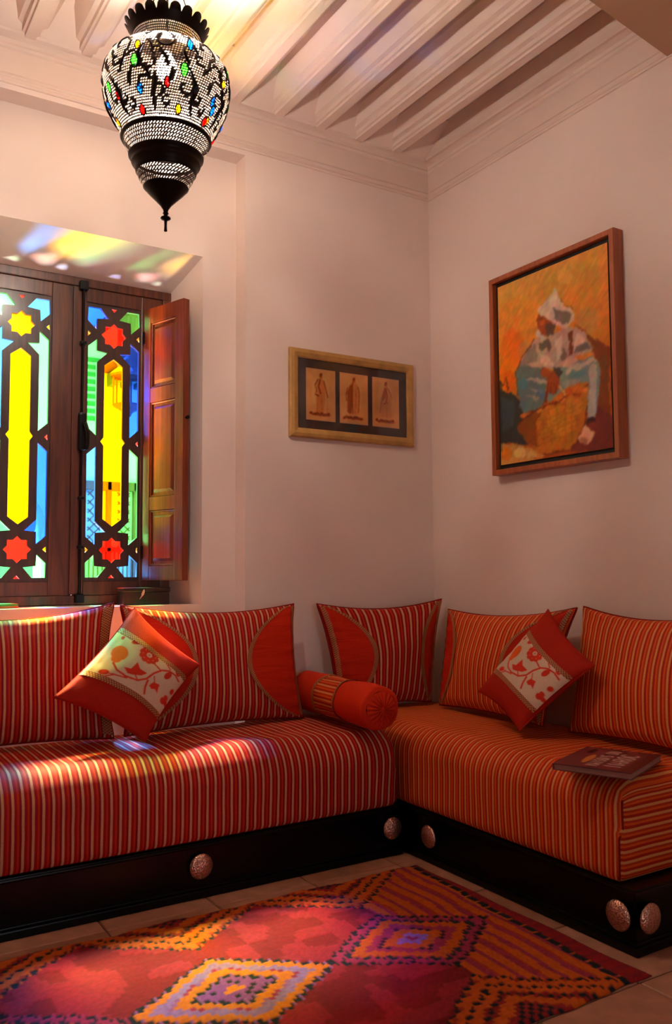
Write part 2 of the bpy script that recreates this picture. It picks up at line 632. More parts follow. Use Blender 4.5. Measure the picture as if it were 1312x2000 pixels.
# bay face around the niche
quad((XA0, REC, -.1), (NX0, REC, -.1), (NX0, REC, ZA), (XA0, REC, ZA))
quad((NX1, REC, -.1), (XA1, REC, -.1), (XA1, REC, ZA), (NX1, REC, ZA))
quad((NX0, REC, -.1), (NX1, REC, -.1), (NX1, REC, NZ0), (NX0, REC, NZ0))
quad((NX0, REC, NZ1), (NX1, REC, NZ1), (NX1, REC, ZA), (NX0, REC, ZA))
# splays
quad((NX0, REC, NZ0), (NX1, REC, NZ0), (BX1, WY, NZ0), (BX0, WY, NZ0))
quad((NX0, REC, NZ1), (NX1, REC, NZ1), (BX1, WY, BZ1), (BX0, WY, BZ1))
quad((NX0, REC, NZ0), (NX0, REC, NZ1), (BX0, WY, BZ1), (BX0, WY, NZ0))
quad((NX1, REC, NZ0), (NX1, REC, NZ1), (BX1, WY, BZ1), (BX1, WY, NZ0))
# through to outside face
quad((BX0, WY, NZ0), (BX1, WY, NZ0), (BX1, EXT, NZ0), (BX0, EXT, NZ0))
quad((BX0, WY, BZ1), (BX1, WY, BZ1), (BX1, EXT, BZ1), (BX0, EXT, BZ1))
quad((BX0, WY, NZ0), (BX0, WY, BZ1), (BX0, EXT, BZ1), (BX0, EXT, NZ0))
quad((BX1, WY, NZ0), (BX1, WY, BZ1), (BX1, EXT, BZ1), (BX1, EXT, NZ0))
# outer face
X0, X1, Z0, Z1 = XL - .3, .3, -.1, ZC + .3
quad((X0, EXT, Z0), (BX0, EXT, Z0), (BX0, EXT, Z1), (X0, EXT, Z1))
quad((BX1, EXT, Z0), (X1, EXT, Z0), (X1, EXT, Z1), (BX1, EXT, Z1))
quad((BX0, EXT, Z0), (BX1, EXT, Z0), (BX1, EXT, NZ0), (BX0, EXT, NZ0))
quad((BX0, EXT, BZ1), (BX1, EXT, BZ1), (BX1, EXT, Z1), (BX0, EXT, Z1))
# closing faces so it is a solid
quad((X0, 0, Z0), (X0, EXT, Z0), (X0, EXT, Z1), (X0, 0, Z1))
quad((X1, 0, Z0), (X1, EXT, Z0), (X1, EXT, Z1), (X1, 0, Z1))
quad((X0, 0, Z1), (X1, 0, Z1), (X1, EXT, Z1), (X0, EXT, Z1))
bmesh.ops.remove_doubles(bm, verts=bm.verts[:], dist=1e-4)
structure(obj('wall_window', bm, M_wall))

bm = bmesh.new(); add_box(bm, 0, 0.3, YB - .3, 0, -.1, ZC + .3); structure(obj('wall_right', bm, M_wall))
bm = bmesh.new(); add_box(bm, XL - .3, XL, YB - .3, 0, -.1, ZC + .3); structure(obj('wall_left', bm, M_wall))
DX0, DX1, DZ = -2.08, -1.72, 2.0  # unseen opening added in this wall to let in fill daylight
bm = bmesh.new()
add_box(bm, XL, DX0, YB - .3, YB, -.1, ZC + .3)
add_box(bm, DX1, 0, YB - .3, YB, -.1, ZC + .3)
add_box(bm, DX0, DX1, YB - .3, YB, DZ, ZC + .3)
structure(obj('wall_front', bm, M_wall))

# floor: bedding slab and one object per tile where the camera can see them
fl = structure(box('floor', M_grout, None, XL - .3, .3, YB - .3, 0.0, -.1, -.006, 0))
TP = 0.40
tile_me = []
for v in range(3):
    bm = bmesh.new()
    add_box(bm, -TP / 2 + .003, TP / 2 - .003, -TP / 2 + .003, TP / 2 - .003, -.008, 0, .003, 1)
    me = bpy.data.meshes.new('tile'); bm.to_mesh(me); bm.free(); me.materials.append(M_tiles[v])
    tile_me.append(me)
nx, ny = int(4.6 / TP) + 1, int(4.7 / TP) + 1
for i in range(nx):
    for j in range(ny):
        cx, cy = -TP / 2 - i * TP - 0.02, -TP / 2 - j * TP + 0.035
        if cx - TP / 2 < XL or cy - TP / 2 < YB : continue
        o = bpy.data.objects.new('tile', random.choice(tile_me))
        C.objects.link(o); o.parent = fl
        o.location = (cx, cy, random.uniform(-.0006, .0))
        o.rotation_euler = (0, 0, random.choice((0, PI / 2, PI)))

# ceiling: slab, beams, sloping coffer ends
ce = structure(box('ceiling', M_ceil, None, XL - .3, .3, YB - .3, .3, ZC, ZC + .2, 0))
BZ = 3.475
beam_prof = [(-.105, .15), (-.098, .10), (-.060, .035), (-.040, .028), (-.036, .012), (-.026, .010), (-.022, 0), (.022, 0), (.026, .010), (.036, .012), (.040, .028), (.060, .035), (.098, .10), (.105, .15)]
bx = [-.26 - .2395 * k for k in range(18)]
for x in bx:
    bm = bmesh.new()
    add_prism(bm, beam_prof, (x, -.02, BZ), (x, YB, BZ))
    obj('beam', bm, M_ceil, ce)
bm = bmesh.new()
add_prism(bm, [(-.03, .15), (-.03, 0), (.022, 0), (.026, .010), (.036, .012), (.040, .028), (.060, .035), (.098, .10), (.105, .15)], (-.03, YB, BZ), (-.03, -.02, BZ))
obj('edge_beam', bm, M_ceil, ce)
xs = [-.0] + bx
for a, b in zip(xs[:-1], xs[1:]):
    bm = bmesh.new()
    v = [bm.verts.new(p) for p in ((b, -.05, BZ + .005), (a, -.05, BZ + .005), (a, -.26, ZC - .012), (b, -.26, ZC - .012), (b, -.05, ZC), (a, -.05, ZC), (a, -.26, ZC), (b, -.26, ZC))]
    for f in ((0, 1, 2, 3), (4, 7, 6, 5), (0, 4, 5, 1), (2, 6, 7, 3), (0, 3, 7, 4), (1, 5, 6, 2)):
        bm.faces.new([v[i] for i in f])
    obj('coffer_end', bm, M_ceil, ce)

# cornice: profile in (out from wall, height)
ZK = 3.275
corn = [(0, 0), (.007, .002), (.010, .009), (.007, .016), (.0045, .020), (.0045, .026), (.008, .029), (.012, .036), (.008, .043), (.005, .048),
        (.006, .150), (.013, .155), (.018, .166), (.013, .178), (.020, .190), (.034, .197), (.052, .203), (.060, .212), (.060, .235), (0, .235)]
def cornice(name, a, b, sx):
    bm = bmesh.new()
    add_prism(bm, [(sx * p, q) for p, q in corn], a, b)
    return structure(obj(name, bm, M_trim))
cornice('trim_1', (XL, -.0005, ZK), (-.0005, -.0005, ZK), 1)
cornice('trim_2', (-.0005, YB, ZK), (-.0005, -.0005, ZK), -1)
cornice('trim_3', (XL + .0005, YB, ZK), (XL + .0005, 0, ZK), 1)

# deep bulkhead crossing the room in front of the window bay
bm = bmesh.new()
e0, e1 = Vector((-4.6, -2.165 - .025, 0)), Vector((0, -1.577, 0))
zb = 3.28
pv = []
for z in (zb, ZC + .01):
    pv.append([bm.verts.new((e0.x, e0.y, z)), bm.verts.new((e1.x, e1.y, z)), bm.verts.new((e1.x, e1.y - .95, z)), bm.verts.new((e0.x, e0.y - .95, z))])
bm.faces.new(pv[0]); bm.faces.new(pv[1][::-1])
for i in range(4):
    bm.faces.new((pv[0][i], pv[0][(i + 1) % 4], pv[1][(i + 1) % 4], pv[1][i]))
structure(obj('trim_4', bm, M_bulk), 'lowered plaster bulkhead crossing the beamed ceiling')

# ================================================================== window
win = empty('window_1', (-1.89, WY, NZ0))
win['kind'] = 'structure'
def child(o, p=win):
    """re-seat a world-space mesh under an empty"""
    me = o.data
    off = p.matrix_basis.inverted()
    me.transform(off)
    return o
FX0, FX1, FZ0, FZ1 = -2.395, -1.385, 1.051, 2.612
# fixed frame
bm = bmesh.new()
fy0, fy1 = WY - .005, WY + .075
add_box(bm, FX0, FX1, fy0, fy1, 2.570, FZ1, .004)
add_box(bm, FX0, FX1, fy0, fy1, FZ0, 1.095, .004)
add_box(bm, FX0, FX0 + .045, fy0, fy1, 1.095, 2.570, .004)
add_box(bm, FX1 - .045, FX1, fy0, fy1, 1.095, 2.570, .004)
child(obj('frame', bm, M_darkwood, win))
MX = -1.862
# geometry of the fretwork in one leaf, measured from the photograph: half width .134, half height .672
GH, GV = 0.134, 0.671
def star(cx, cz, R, r, n=8):
    out = []
    for i in range(2 * n):
        a = PI / 2 + PI * i / n
        q = R if i % 2 == 0 else r
        out.append((cx + q * math.cos(a), cz + q * math.sin(a)))
    return out
S_TOP, S_BOT = 0.522, -0.523
def mir(ps, sx=1, sz=1):
    q = [(sx * x, sz * z) for x, z in ps]
    return q[::-1] if sx * sz < 0 else q
cornerp = [(.125, .652), (.066, .652), (.026, .604), (.083, .598), (.086, .545), (.128, .585)]
tallp = [(.082, .497), (.125, .460), (.125, .066), (.082, .027), (.082, .385), (.030, .436), (.082, .441)]
centrep = [(0, .408), (.045, .374), (.045, .020), (.060, 0), (.045, -.020), (.045, -.374), (0, -.408), (-.045, -.374), (-.045, -.020), (-.060, 0), (-.045, .020), (-.045, .374)]
smalls = [([(0, .642), (.016, .658), (-.016, .658)], 'r', 'r'), ]
small_side = [(.112, .522), (.127, .508), (.127, .536)]
mid_side = [(.112, 0), (.125, -.014), (.125, .014)]
def leaf(name, gx, stile_l, stile_r, pal, label=None):
    L = empty(name, (0, 0, 0)); L.parent = win
    L.matrix_parent_inverse = Matrix.Identity(4)
    z0, z1 = 1.0952, 2.5698
    y0, y1 = WY + .003, WY + .047
    gz = 1.831
    bm = bmesh.new()
    gl, gr = gx - GH - .002, gx + GH + .002
    add_box(bm, stile_l, gl, y0, y1, z0, z1, .003)
    add_box(bm, gr, stile_r, y0, y1, z0, z1, .003)
    add_box(bm, gl, gr, y0, y1, gz + GV, z1, .003)
    add_box(bm, gl, gr, y0, y1, z0, gz - GV, .003)
    child(obj('casement_frame', bm, M_darkwood, L))
    holes = []
    panes = []
    def add(ps, k):
        holes.append(ps); panes.append((ps, k))
    add(star(0, S_TOP, .061, .047), pal['st']); add(star(0, S_BOT, .061, .047), pal['sb'])
    for nm, sx, sz in (('tl', -1, 1), ('tr', 1, 1), ('bl', -1, -1), ('br', 1, -1)):
        add(mir(cornerp, sx, sz), pal['c' + nm])
        add(mir(tallp, sx, sz), pal['t' + nm])
        add(mir(small_side, sx, sz), G_yel)
    add(centrep, pal['ce'])
    for sz in (1, -1):
        add(mir([(0, .640), (.015, .656), (-.015, .656)], 1, sz), G_red)
    for sx in (1, -1):
        add(mir(mid_side, sx, 1), G_red)
    outer = [(-GH - .004, -GV - .002), (GH + .004, -GV - .002), (GH + .004, GV + .002), (-GH - .004, GV + .002)]
    org = Vector((gx, WY + .020, gz)) - win.location
    filled('fretwork_lattice', [outer] + holes, .018, M_lattice, L, org, (1, 0, 0), (0, 0, 1))
    for ps, k in panes:
        cx = sum(p[0] for p in ps) / len(ps); cz = sum(p[1] for p in ps) / len(ps)
        big = [(p[0] + (.003 if p[0] > cx else -.003), p[1] + (.003 if p[1] > cz else -.003)) for p in ps]
        vs = [tuple(org + Vector((p[0], .014, p[1]))) for p in big]
        pyobj('pane', vs, [list(range(len(vs)))], k, L)
    return L
leaf('window_leaf', -2.106, -2.348, MX - .002, dict(st=G_org, sb=G_red, ctl=G_grn, ctr=G_sky, cbl=G_grn, cbr=G_grn, ttl=G_sky, ttr=G_grn, tbl=G_grn, tbr=G_blu, ce=G_yel))
leaf('window_leaf', -1.673, MX + .002, -1.432, dict(st=G_red, sb=G_red, ctl=G_blu, ctr=G_grn, cbl=G_grn, cbr=G_sky, ttl=G_grn, ttr=G_blu, tbl=G_sky, tbr=G_grn, ce=G_yel))
# cover strip, cremone rod, guides and handle box
bm = bmesh.new(); add_box(bm, MX - .014, MX + .040, WY - .012, WY + .004, 1.10, 2.565, .004); child(obj('meeting_strip', bm, M_darkwood, win))
rx = -1.832
bm = bmesh.new()
add_tube(bm, [(rx, WY - .026, 1.075), (rx, WY - .026, 2.575)], .0065, 10)
for z, h, w in ((2.568, .022, .020), (1.082, .020, .020), (2.290, .008, .015), (1.55, .008, .013), (1.32, .008, .013)):
    add_box(bm, rx - w, rx + w, WY - .040, WY - .004, z - h, z + h, .004)
child(obj('bolt_rod', bm, M_iron, win))
bm = bmesh.new()
add_box(bm, rx - .018, rx + .018, WY - .046, WY - .010, 1.775, 1.955, .012)
add_tube(bm, [(rx, WY - .045, 1.90), (rx + .004, WY - .075, 1.895), (rx + .012, WY - .082, 1.86), (rx + .014, WY - .078, 1.80), (rx + .012, WY - .074, 1.775)], [.007, .009, .010, .008, .006], 10)
child(obj('bolt_handle', bm, M_iron, win))

# open inner shutter with three fielded panels
sh = empty('shutter', (0, 0, 0)); sh.parent = win
hin = Vector((-1.527, WY - .006, 0)); tip = Vector((-1.432, .062, 0))
sd = (tip - hin); sw = sd.length; sd.normalize()
ang = math.atan2(sd.y, sd.x)
def shm(bm):   # local (along, thickness, z) -> world
    m = Matrix.Translation(hin) @ Matrix.Rotation(ang, 4, 'Z')
    bmesh.ops.transform(bm, matrix=m, verts=bm.verts[:])
sz0, sz1 = 1.162, 2.502
cuts = [sz0 + .070, 1.50, 1.565, 2.03, 2.10, sz1 - .075]
bm = bmesh.new()
T2 = .036
add_box(bm, 0, .050, 0, T2, sz0, sz1, .002)
add_box(bm, sw - .060, sw, 0, T2, sz0, sz1, .002)
for a, b in ((sz0, cuts[0]), (cuts[1], cuts[2]), (cuts[3], cuts[4]), (cuts[5], sz1)):
    add_box(bm, .050, sw - .060, .001, T2 - .001, a, b, .002)
shm(bm); child(obj('shutter_frame', bm, M_shutter, sh))
for a, b in ((cuts[0], cuts[1]), (cuts[2], cuts[3]), (cuts[4], cuts[5])):
    bm = bmesh.new()
    add_box(bm, .050, sw - .060, .013, .023, a, b, 0)
    x0, x1 = .050, sw - .060
    # raised field with sloped shoulders, both faces
    for ya, yb in ((.013, .004), (.023, .032)):
        o_ = [(x0 + .018, a + .022), (x1 - .018, a + .022), (x1 - .018, b - .022), (x0 + .018, b - .022)]
        i_ = [(x0 + .032, a + .036), (x1 - .032, a + .036), (x1 - .032, b - .036), (x0 + .032, b - .036)]
        vo = [bm.verts.new((p[0], ya, p[1])) for p in o_]; vi = [bm.verts.new((p[0], yb, p[1])) for p in i_]
        for i in range(4):
            bm.faces.new((vo[i], vo[(i + 1) % 4], vi[(i + 1) % 4], vi[i]))
        bm.faces.new(vi)
    # bead moulding round the panel
    for ya, yb in ((.004, .013), (.023, .032)):
        add_box(bm, x0, x1, ya, yb, a, a + .009, .003, 1); add_box(bm, x0, x1, ya, yb, b - .009, b, .003, 1)
        add_box(bm, x0, x0 + .009, ya, yb, a, b, .003, 1); add_box(bm, x1 - .009, x1, ya, yb, a, b, .003, 1)
    shm(bm); child(obj('shutter_panel', bm, M_shutter, sh))
bm = bmesh.new()
add_tube(bm, [(sw - .002, .018, 1.93), (sw + .012, .018, 1.93)], .006, 10)
add_tube(bm, [(sw + .010, .018, 1.93), (sw + .016, .018, 1.93)], .009, 10)
shm(bm); child(obj('shutter_catch', bm, M_iron, sh))
for z in (1.30, 2.36):
    bm = bmesh.new(); add_tube(bm, [(0, -.003, z - .03), (0, -.003, z + .03)], .006, 10); shm(bm)
    child(obj('hinge', bm, M_iron, sh))

# ---------------------------------------------------------------- things on the sill
bxo = empty('wooden_box', (-1.555, .235, NZ0 + .0005), 0.0)
tag(bxo, 'dark walnut lidded box with pale pink inlay on the window sill', 'box')
bm = bmesh.new(); add_box(bm, -.112, .112, -.045, .045, 0, .060, .003); obj('box_body', bm, M_box, bxo)
bm = bmesh.new(); add_box(bm, -.115, .115, -.048, .048, .0605, .080, .004); obj('lid', bm, M_box, bxo)
pts = [(-.010, .070), (-.005, .076), (-.001, .070), (-.002, .060), (-.006, .050), (-.014, .043), (-.022, .032), (-.027, .030), (-.022, .038), (-.017, .046), (-.017, .055), (-.013, .063)]
filled('inlay', [pts], .003, M_mother, bxo, (-.010, -.0485, -.003), (1, 0, 0), (0, 0, 1))

pd = empty('booklet', (-2.19, .235, NZ0 + .0005), .05)
tag(pd, 'small green and orange booklet lying at the left of the sill', 'booklet')
bm = bmesh.new(); add_box(bm, -.055, .055, -.06, .06, 0, .010, .001); obj('lower_cover', bm, M_pad2, pd)
bm = bmesh.new(); add_box(bm, -.054, .054, -.059, .059, .0101, .019, .001); obj('upper_cover', bm, M_pad, pd)

# ================================================================== sofa bases
def knob(parent, loc, normal, r=.046):
    bm = bmesh.new()
    add_lathe(bm, [(0, -.002), (.012, -.002), (.012, .008), (r * .72, .010), (r, .014), (r * .99, .018), (r * .85, .024), (r * .55, .030), (r * .25, .033), (0, .034)], 40)
    q = Vector((0, 0, 1)).rotation_difference(Vector(normal)).to_matrix().to_4x4()
    bmesh.ops.transform(bm, matrix=Matrix.Translation(Vector(loc)) @ q, verts=bm.verts[:])
    return obj('disc_stud', bm, M_disc, parent, smooth=True)

lb = empty('sofa_base', (-1.9, -.34, 0))
tag(lb, 'black lacquered sofa plinth under the long striped mattress below the window', 'sofa base', 'black sofa plinths')
def wparent(o, p):
    o.data.transform(Matrix.Translation(-p.location)); return o
bm = bmesh.new(); add_box(bm, -3.6, -.725, -.666, -.02, .012, .198, .004); wparent(obj('panel', bm, M_lacquer, lb), lb)
bm = bmesh.new(); add_box(bm, -3.6, -.725, -.674, -.55, .182, .194, .005); add_box(bm, -3.6, -.722, -.676, -.60, .0, .030, .005); add_box(bm, -3.6, -.724, -.670, -.60, .030, .040, .003)
wparent(obj('moulding', bm, M_lacquer, lb), lb)
for x in (-.781, -1.645, -2.51):
    wparent(knob(lb, (x, -.668, .118), (0, -1, 0)), lb)
rb = empty('sofa_base', (-.36, -.95, 0))
tag(rb, 'black lacquered sofa plinth along the right wall with paired studs at its corner', 'sofa base', 'black sofa plinths')
bm = bmesh.new(); add_box(bm, -.692, -.02, -1.853, -.02, .012, .198, .004); wparent(obj('panel', bm, M_lacquer, rb), rb)
bm = bmesh.new()
add_box(bm, -.702, -.02, -1.863, -.02, .0, .030, .005); add_box(bm, -.697, -.02, -1.858, -.02, .030, .042, .003); add_box(bm, -.700, -.02, -1.861, -.02, .182, .194, .005)
wparent(obj('moulding', bm, M_lacquer, rb), rb)
wparent(knob(rb, (-.694, -.836, .110), (-1, 0, 0)), rb)
wparent(knob(rb, (-.694, -1.800, .112), (-1, 0, 0), .047), rb)
wparent(knob(rb, (-.645, -1.855, .112), (0, -1, 0), .047), rb)

# ================================================================== mattresses
def mattress(name, fab, x0, x1, y0, y1, z0, z1, axis, r, label, group, endside, seed):
    """axis: the coordinate the stripes count along; the end faces carry stripes counted up the height"""
    cx, cy = (x0 + x1) / 2, (y0 + y1) / 2
    root = empty(name, (cx, cy, z0))
    tag(root, label, 'mattress', group)
    L, Wd, H = x1 - x0, y1 - y0, z1 - z0
    nx, ny, nz = max(8, int(L / .022)), max(8, int(Wd / .022)), 14
    vs, fs, uvs = [], [], []
    def shape(px, py, pz):
        """px,py,pz box-surface coordinates measured from centre / base"""
        hx, hy = L / 2, Wd / 2
        rt, rb_, rs = r, .03, .035
        rr = rt if pz > H / 2 else rb_
        ix = max(-hx + rs, min(hx - rs, px)); iy = max(-hy + rr, min(hy - rr, py)); iz = max(rb_, min(H - rt, pz))
        if endside == 'x':
            ix = max(-hx + rs, min(hx - rs, px)); iy = max(-hy + rr, min(hy - rr, py))
        else:
            ix = max(-hx + rr, min(hx - rr, px)); iy = max(-hy + rs, min(hy - rs, py))
        d = Vector((px - ix, py - iy, pz - iz))
        # ellipsoid-ish rounding
        q = Vector((d.x, d.y, d.z))
        lim = Vector((rs if endside == 'x' else rr, rr if endside == 'x' else rs, rt if pz > iz else rb_))
        s = Vector((q.x / lim.x, q.y / lim.y, q.z / lim.z))
        if s.length > 1e-9:
            m_ = max(abs(s.x), abs(s.y), abs(s.z))
            s = s.normalized() * m_
        p = Vector((ix + s.x * lim.x, iy + s.y * lim.y, iz + s.z * lim.z))
        # plump top and slightly bellied front
        tx, ty = max(0, 1 - (p.x / hx) ** 4), max(0, 1 - (p.y / hy) ** 4)
        up = max(0, (p.z - H * .5) / (H * .5))
        p.z += .009 * tx * ty * up
        nz_ = noise.noise(Vector((p.x * 3.1 + seed, p.y * 4.3, p.z * 3.0)))
        n2_ = noise.noise(Vector((p.x * 11 + seed, p.y * 9, p.z * 7 + 5)))
        bel = math.sin(PI * max(0, min(1, p.z / H)))
        amt = .007 * nz_ + .0025 * n2_
        p.z += amt * up * 1.2
        if abs(p.y) > hy * .9: p.y += math.copysign(1, p.y) * (.006 * bel + amt * bel)
        if abs(p.x) > hx * .9: p.x += math.copysign(1, p.x) * (.004 * bel + amt * bel)
        return p
    def face(fn, n, m, uvf, fl):
        b = len(vs)
        for i in range(n + 1):
            for j in range(m + 1):
                q = fn(i / n, j / m)
                vs.append(shape(*q)); uvs.append(uvf(*q))
        for i in range(n):
            for j in range(m):
                a = b + i * (m + 1) + j
                f = (a, a + m + 1, a + m + 2, a + 1)
                fs.append(f[::-1] if fl else f)
    hx, hy = L / 2, Wd / 2
    if axis == 'x':
        st = lambda x, y, z: (x + cx, y + z)
        en = lambda x, y, z: (z * 1.0, y)
    else:
        st = lambda x, y, z: (y + cy, x + z)
        en = lambda x, y, z: (z * 1.0 + .1 * 0, x)
    face(lambda s, t: (-hx + L * s, -hy + Wd * t, H), nx, ny, st, False)
    face(lambda s, t: (-hx + L * s, -hy + Wd * t, 0), nx, ny, st, True)
    f_y = st if axis == 'x' else en
    f_x = en if axis == 'x' else st
    face(lambda s, t: (-hx + L * s, -hy, H * t), nx, nz, f_y, False)
    face(lambda s, t: (-hx + L * s, hy, H * t), nx, nz, f_y, True)
    face(lambda s, t: (-hx, -hy + Wd * s, H * t), ny, nz, f_x, True)
    face(lambda s, t: (hx, -hy + Wd * s, H * t), ny, nz, f_x, False)
    pyobj('cover', vs, fs, fab, root, True, uvs)
    # piping down the corner seams
    for sx in (-1, 1):
        for sy in (-1, 1):
            bm = bmesh.new()
            pts = []
            for k in range(13):
                p = shape(sx * hx, sy * hy, H * (.02 + .86 * k / 12))
                pts.append(p + Vector((sx * .001, sy * .001, 0)))
            add_tube(bm, pts, .0035, 6)
            obj('seam_piping', bm, M_pipe, root, True)
    return root
mattress('mattress', M_stripe, -3.6, -.738, -.668, -.03, .198, .516, 'x', .115, 'long red striped seat mattress under the window', 'striped seat mattresses', 'x', 0)
mattress('mattress', M_stripe2, -.694, -.02, -1.800, -.03, .198, .517, 'y', .095, 'orange striped seat mattress along the right wall with a book on it', 'striped seat mattresses', 'y', 9)

# ================================================================== cushions
class Cush:
    def __init__(self, P00, P10, P11, P01, T, sag=.055, toward=(-.6, -.8, .2), power=.42, seed=0, wr=.006, sagt=None):
        self.c = [np.array(p, float) for p in (P00, P10, P11, P01)]
        a, b = self.c[1] - self.c[0], self.c[3] - self.c[0]
        n = np.cross(a, b); n /= np.linalg.norm(n)
        if n @ np.array(toward) < 0: n = -n
        self.n, self.T, self.sag, self.pw, self.seed, self.wr = n, T, sag, power, seed, wr
        self.sagt = sag if sagt is None else sagt
        self.W, self.H = np.linalg.norm(a), np.linalg.norm(b)
    def __call__(self, u, v, side=1, off=0.0):
        bu, bv = 4 * v * (1 - v), 4 * u * (1 - u)
        uu = u + (0.5 - u) * 2 * self.sag * bu
        sv = self.sagt if v > .5 else self.sag
        vv = v + (0.5 - v) * 2 * sv * bv
        c = self.c
        p = c[0] * (1 - uu) * (1 - vv) + c[1] * uu * (1 - vv) + c[2] * uu * vv + c[3] * (1 - uu) * vv
        h = (max(0, math.sin(PI * u)) * max(0, math.sin(PI * v))) ** self.pw
        # edge gathers
        e = min(u, 1 - u, v, 1 - v)
        g = self.wr * math.exp(-(e / .10) ** 2) * (math.sin(u * 70 + self.seed) * .5 + math.sin(v * 55 + self.seed * 2) * .5) * min(1, e * 25)
        nz = noise.noise(Vector((u * 3 + self.seed, v * 3, side * 2.0))) * .010 * h
        return p + self.n * (side * (self.T * h + g + nz + off))

def cushion(name, cu, label, cat, group, body_mat, uvscale=True, n=40, m=34, off=0.0):
    root = empty(name, tuple((cu.c[0] + cu.c[1]) / 2))
    tag(root, label, cat, group)
    o = np.array(root.location)
    vs, uvs, fs = [], [], []
    idx = {}
    for side in (1, -1):
        for i in range(n + 1):
            for j in range(m + 1):
                edge = i in (0, n) or j in (0, m)
                key = (i, j, 0 if edge else side)
                if key in idx: continue
                idx[key] = len(vs)
                # cosine spacing gives the rim more rings
                u = .5 - .5 * math.cos(PI * i / n) if True else i / n
                v = .5 - .5 * math.cos(PI * j / m)
                vs.append(cu(u, v, side) - o)
                uvs.append((u * cu.W + off, v * cu.H))
    def g(i, j, s):
        return idx[(i, j, 0 if (i in (0, n) or j in (0, m)) else s)]
    for side in (1, -1):
        for i in range(n):
            for j in range(m):
                f = [g(i, j, side), g(i + 1, j, side), g(i + 1, j + 1, side), g(i, j + 1, side)]
                fs.append(f if side > 0 else f[::-1])
    pyobj('cover', vs, fs, body_mat, root, True, uvs)
    return root

def patch(root, cu, name, fn, mat, ns, nt_, off=.0025, side=1, uvf=None, art=None, artuv=None):
    o = np.array(root.location)
    vs, uvs, fs, pr = [], [], [], []
    for i in range(ns + 1):
        for j in range(nt_ + 1):
            u, v = fn(i / ns, j / nt_)
            vs.append(cu(u, v, side, off) - o)
            uvs.append((u * cu.W, v * cu.H) if uvf is None else uvf(i / ns, j / nt_))
            pr.append((u, v))
    for i in range(ns):
        for j in range(nt_):
            a = i * (nt_ + 1) + j
            fs.append((a, a + nt_ + 1, a + nt_ + 2, a + 1))
    cols = None
    if art is not None:
        q = np.array([artuv(u, v) for u, v in pr])
        cols = art.sample(q[:, 0], q[:, 1])
    return pyobj(name, vs, fs, mat, root, True, uvs, cols)

def piping(root, cu, mat=None, r=.0055):
    o = np.array(root.location)
    pts = []
    K = 36
    for k in range(K): pts.append(cu(k / K, 0))
    for k in range(K): pts.append(cu(1, k / K))
    for k in range(K): pts.append(cu(1 - k / K, 1))
    for k in range(K): pts.append(cu(0, 1 - k / K))
    bm = bmesh.new()
    add_tube(bm, [tuple(p - o) for p in pts], r, 6, closed=True)
    return obj('piping', bm, mat or M_pipe, root, True)

def crescent(root, cu, which, D=.32):
    """half-moon panel of plain cloth sewn on one side, edged with braid"""
    def arc(v):
        return D * max(0.0, math.sin(PI * v)) ** .62
    def uu(q): return q if which == 'l' else 1 - q
    patch(root, cu, 'crescent_panel', lambda s, t: (uu(.004 + (arc(.015 + .97 * t) - .004) * s if arc(.015 + .97 * t) > .004 else .004), .015 + .97 * t), M_red, 14, 44, .003)
    w = .022 / cu.W
    patch(root, cu, 'braid', lambda s, t: (uu(min(.98, max(.003, arc(.01 + .98 * t) + w * (s - .2)))), .01 + .98 * t), M_braid, 3, 60, .0055, uvf=lambda s, t: (s * .022, t * .8))
    patch(root, cu, 'edge_braid', lambda s, t: (uu(.006 + w * .8 * s), .02 + .96 * t), M_braid, 3, 50, .0055, uvf=lambda s, t: (s * .02, t * .6))

GC = None
specs = [
    # name, P00, P10, P11, P01, T, toward, sides, label
    ('A', (-2.70, -.235, .535), (-1.835, -.225, .532), (-1.803, -.105, 1.071), (-2.72, -.105, 1.075), .088, (0, -1, 0), '', 'leftmost red striped back cushion, cut by the left edge, under the window'),
    ('B', (-1.790, -.225, .534), (-.950, -.225, .532), (-.936, -.11, 1.046), (-1.776, -.11, 1.060), .088, (0, -1, 0), 'lr', 'red striped back cushion with two crescent ends between the leftmost cushion and the bolster'),
    ('C', (-.722, -.160, .538), (-.190, -.200, .538), (-.050, -.125, 1.050), (-.805, -.105, 1.043), .080, (0, -1, 0), 'lr', 'striped back cushion standing in the corner behind the bolster'),
    ('D', (-.235, -.330, .540), (-.250, -1.040, .540), (-.115, -1.120, 1.036), (-.115, -.262, 1.003), .082, (-1, 0, 0), 'lr', 'orange striped back cushion on the right wall behind the small floral cushion'),
    ('E', (-.225, -1.165, .535), (-.225, -1.83, .535), (-.105, -1.82, 1.03), (-.105, -1.150, 1.043), .088, (-1, 0, 0), '', 'rightmost orange striped back cushion, cut by the right edge'),
]
for k, (nm, a, b, c, d, T, tw, sides, lab) in enumerate(specs):
    cu = Cush(a, b, c, d, T * 1.04, .035, tw, seed=k * 3.7, sagt=.115 if nm == 'A' else .075, power=.38)
    root = cushion('back_cushion', cu, lab, 'cushion', 'striped back cushions on the corner sofa', M_stripe2 if nm in 'DE' else M_stripe, off=k * .013)
    piping(root, cu)
    for s in sides:
        crescent(root, cu, s, .33 if nm == 'B' else .17 if (nm + s) in ('Dl', 'Cr') else .33)
    if nm == 'A':
        patch(root, cu, 'edge_braid', lambda s, t: (1 - .006 - .05 * s, .02 + .96 * t), M_braid, 3, 50, .0055, uvf=lambda s, t: (s * .03, t * .6))

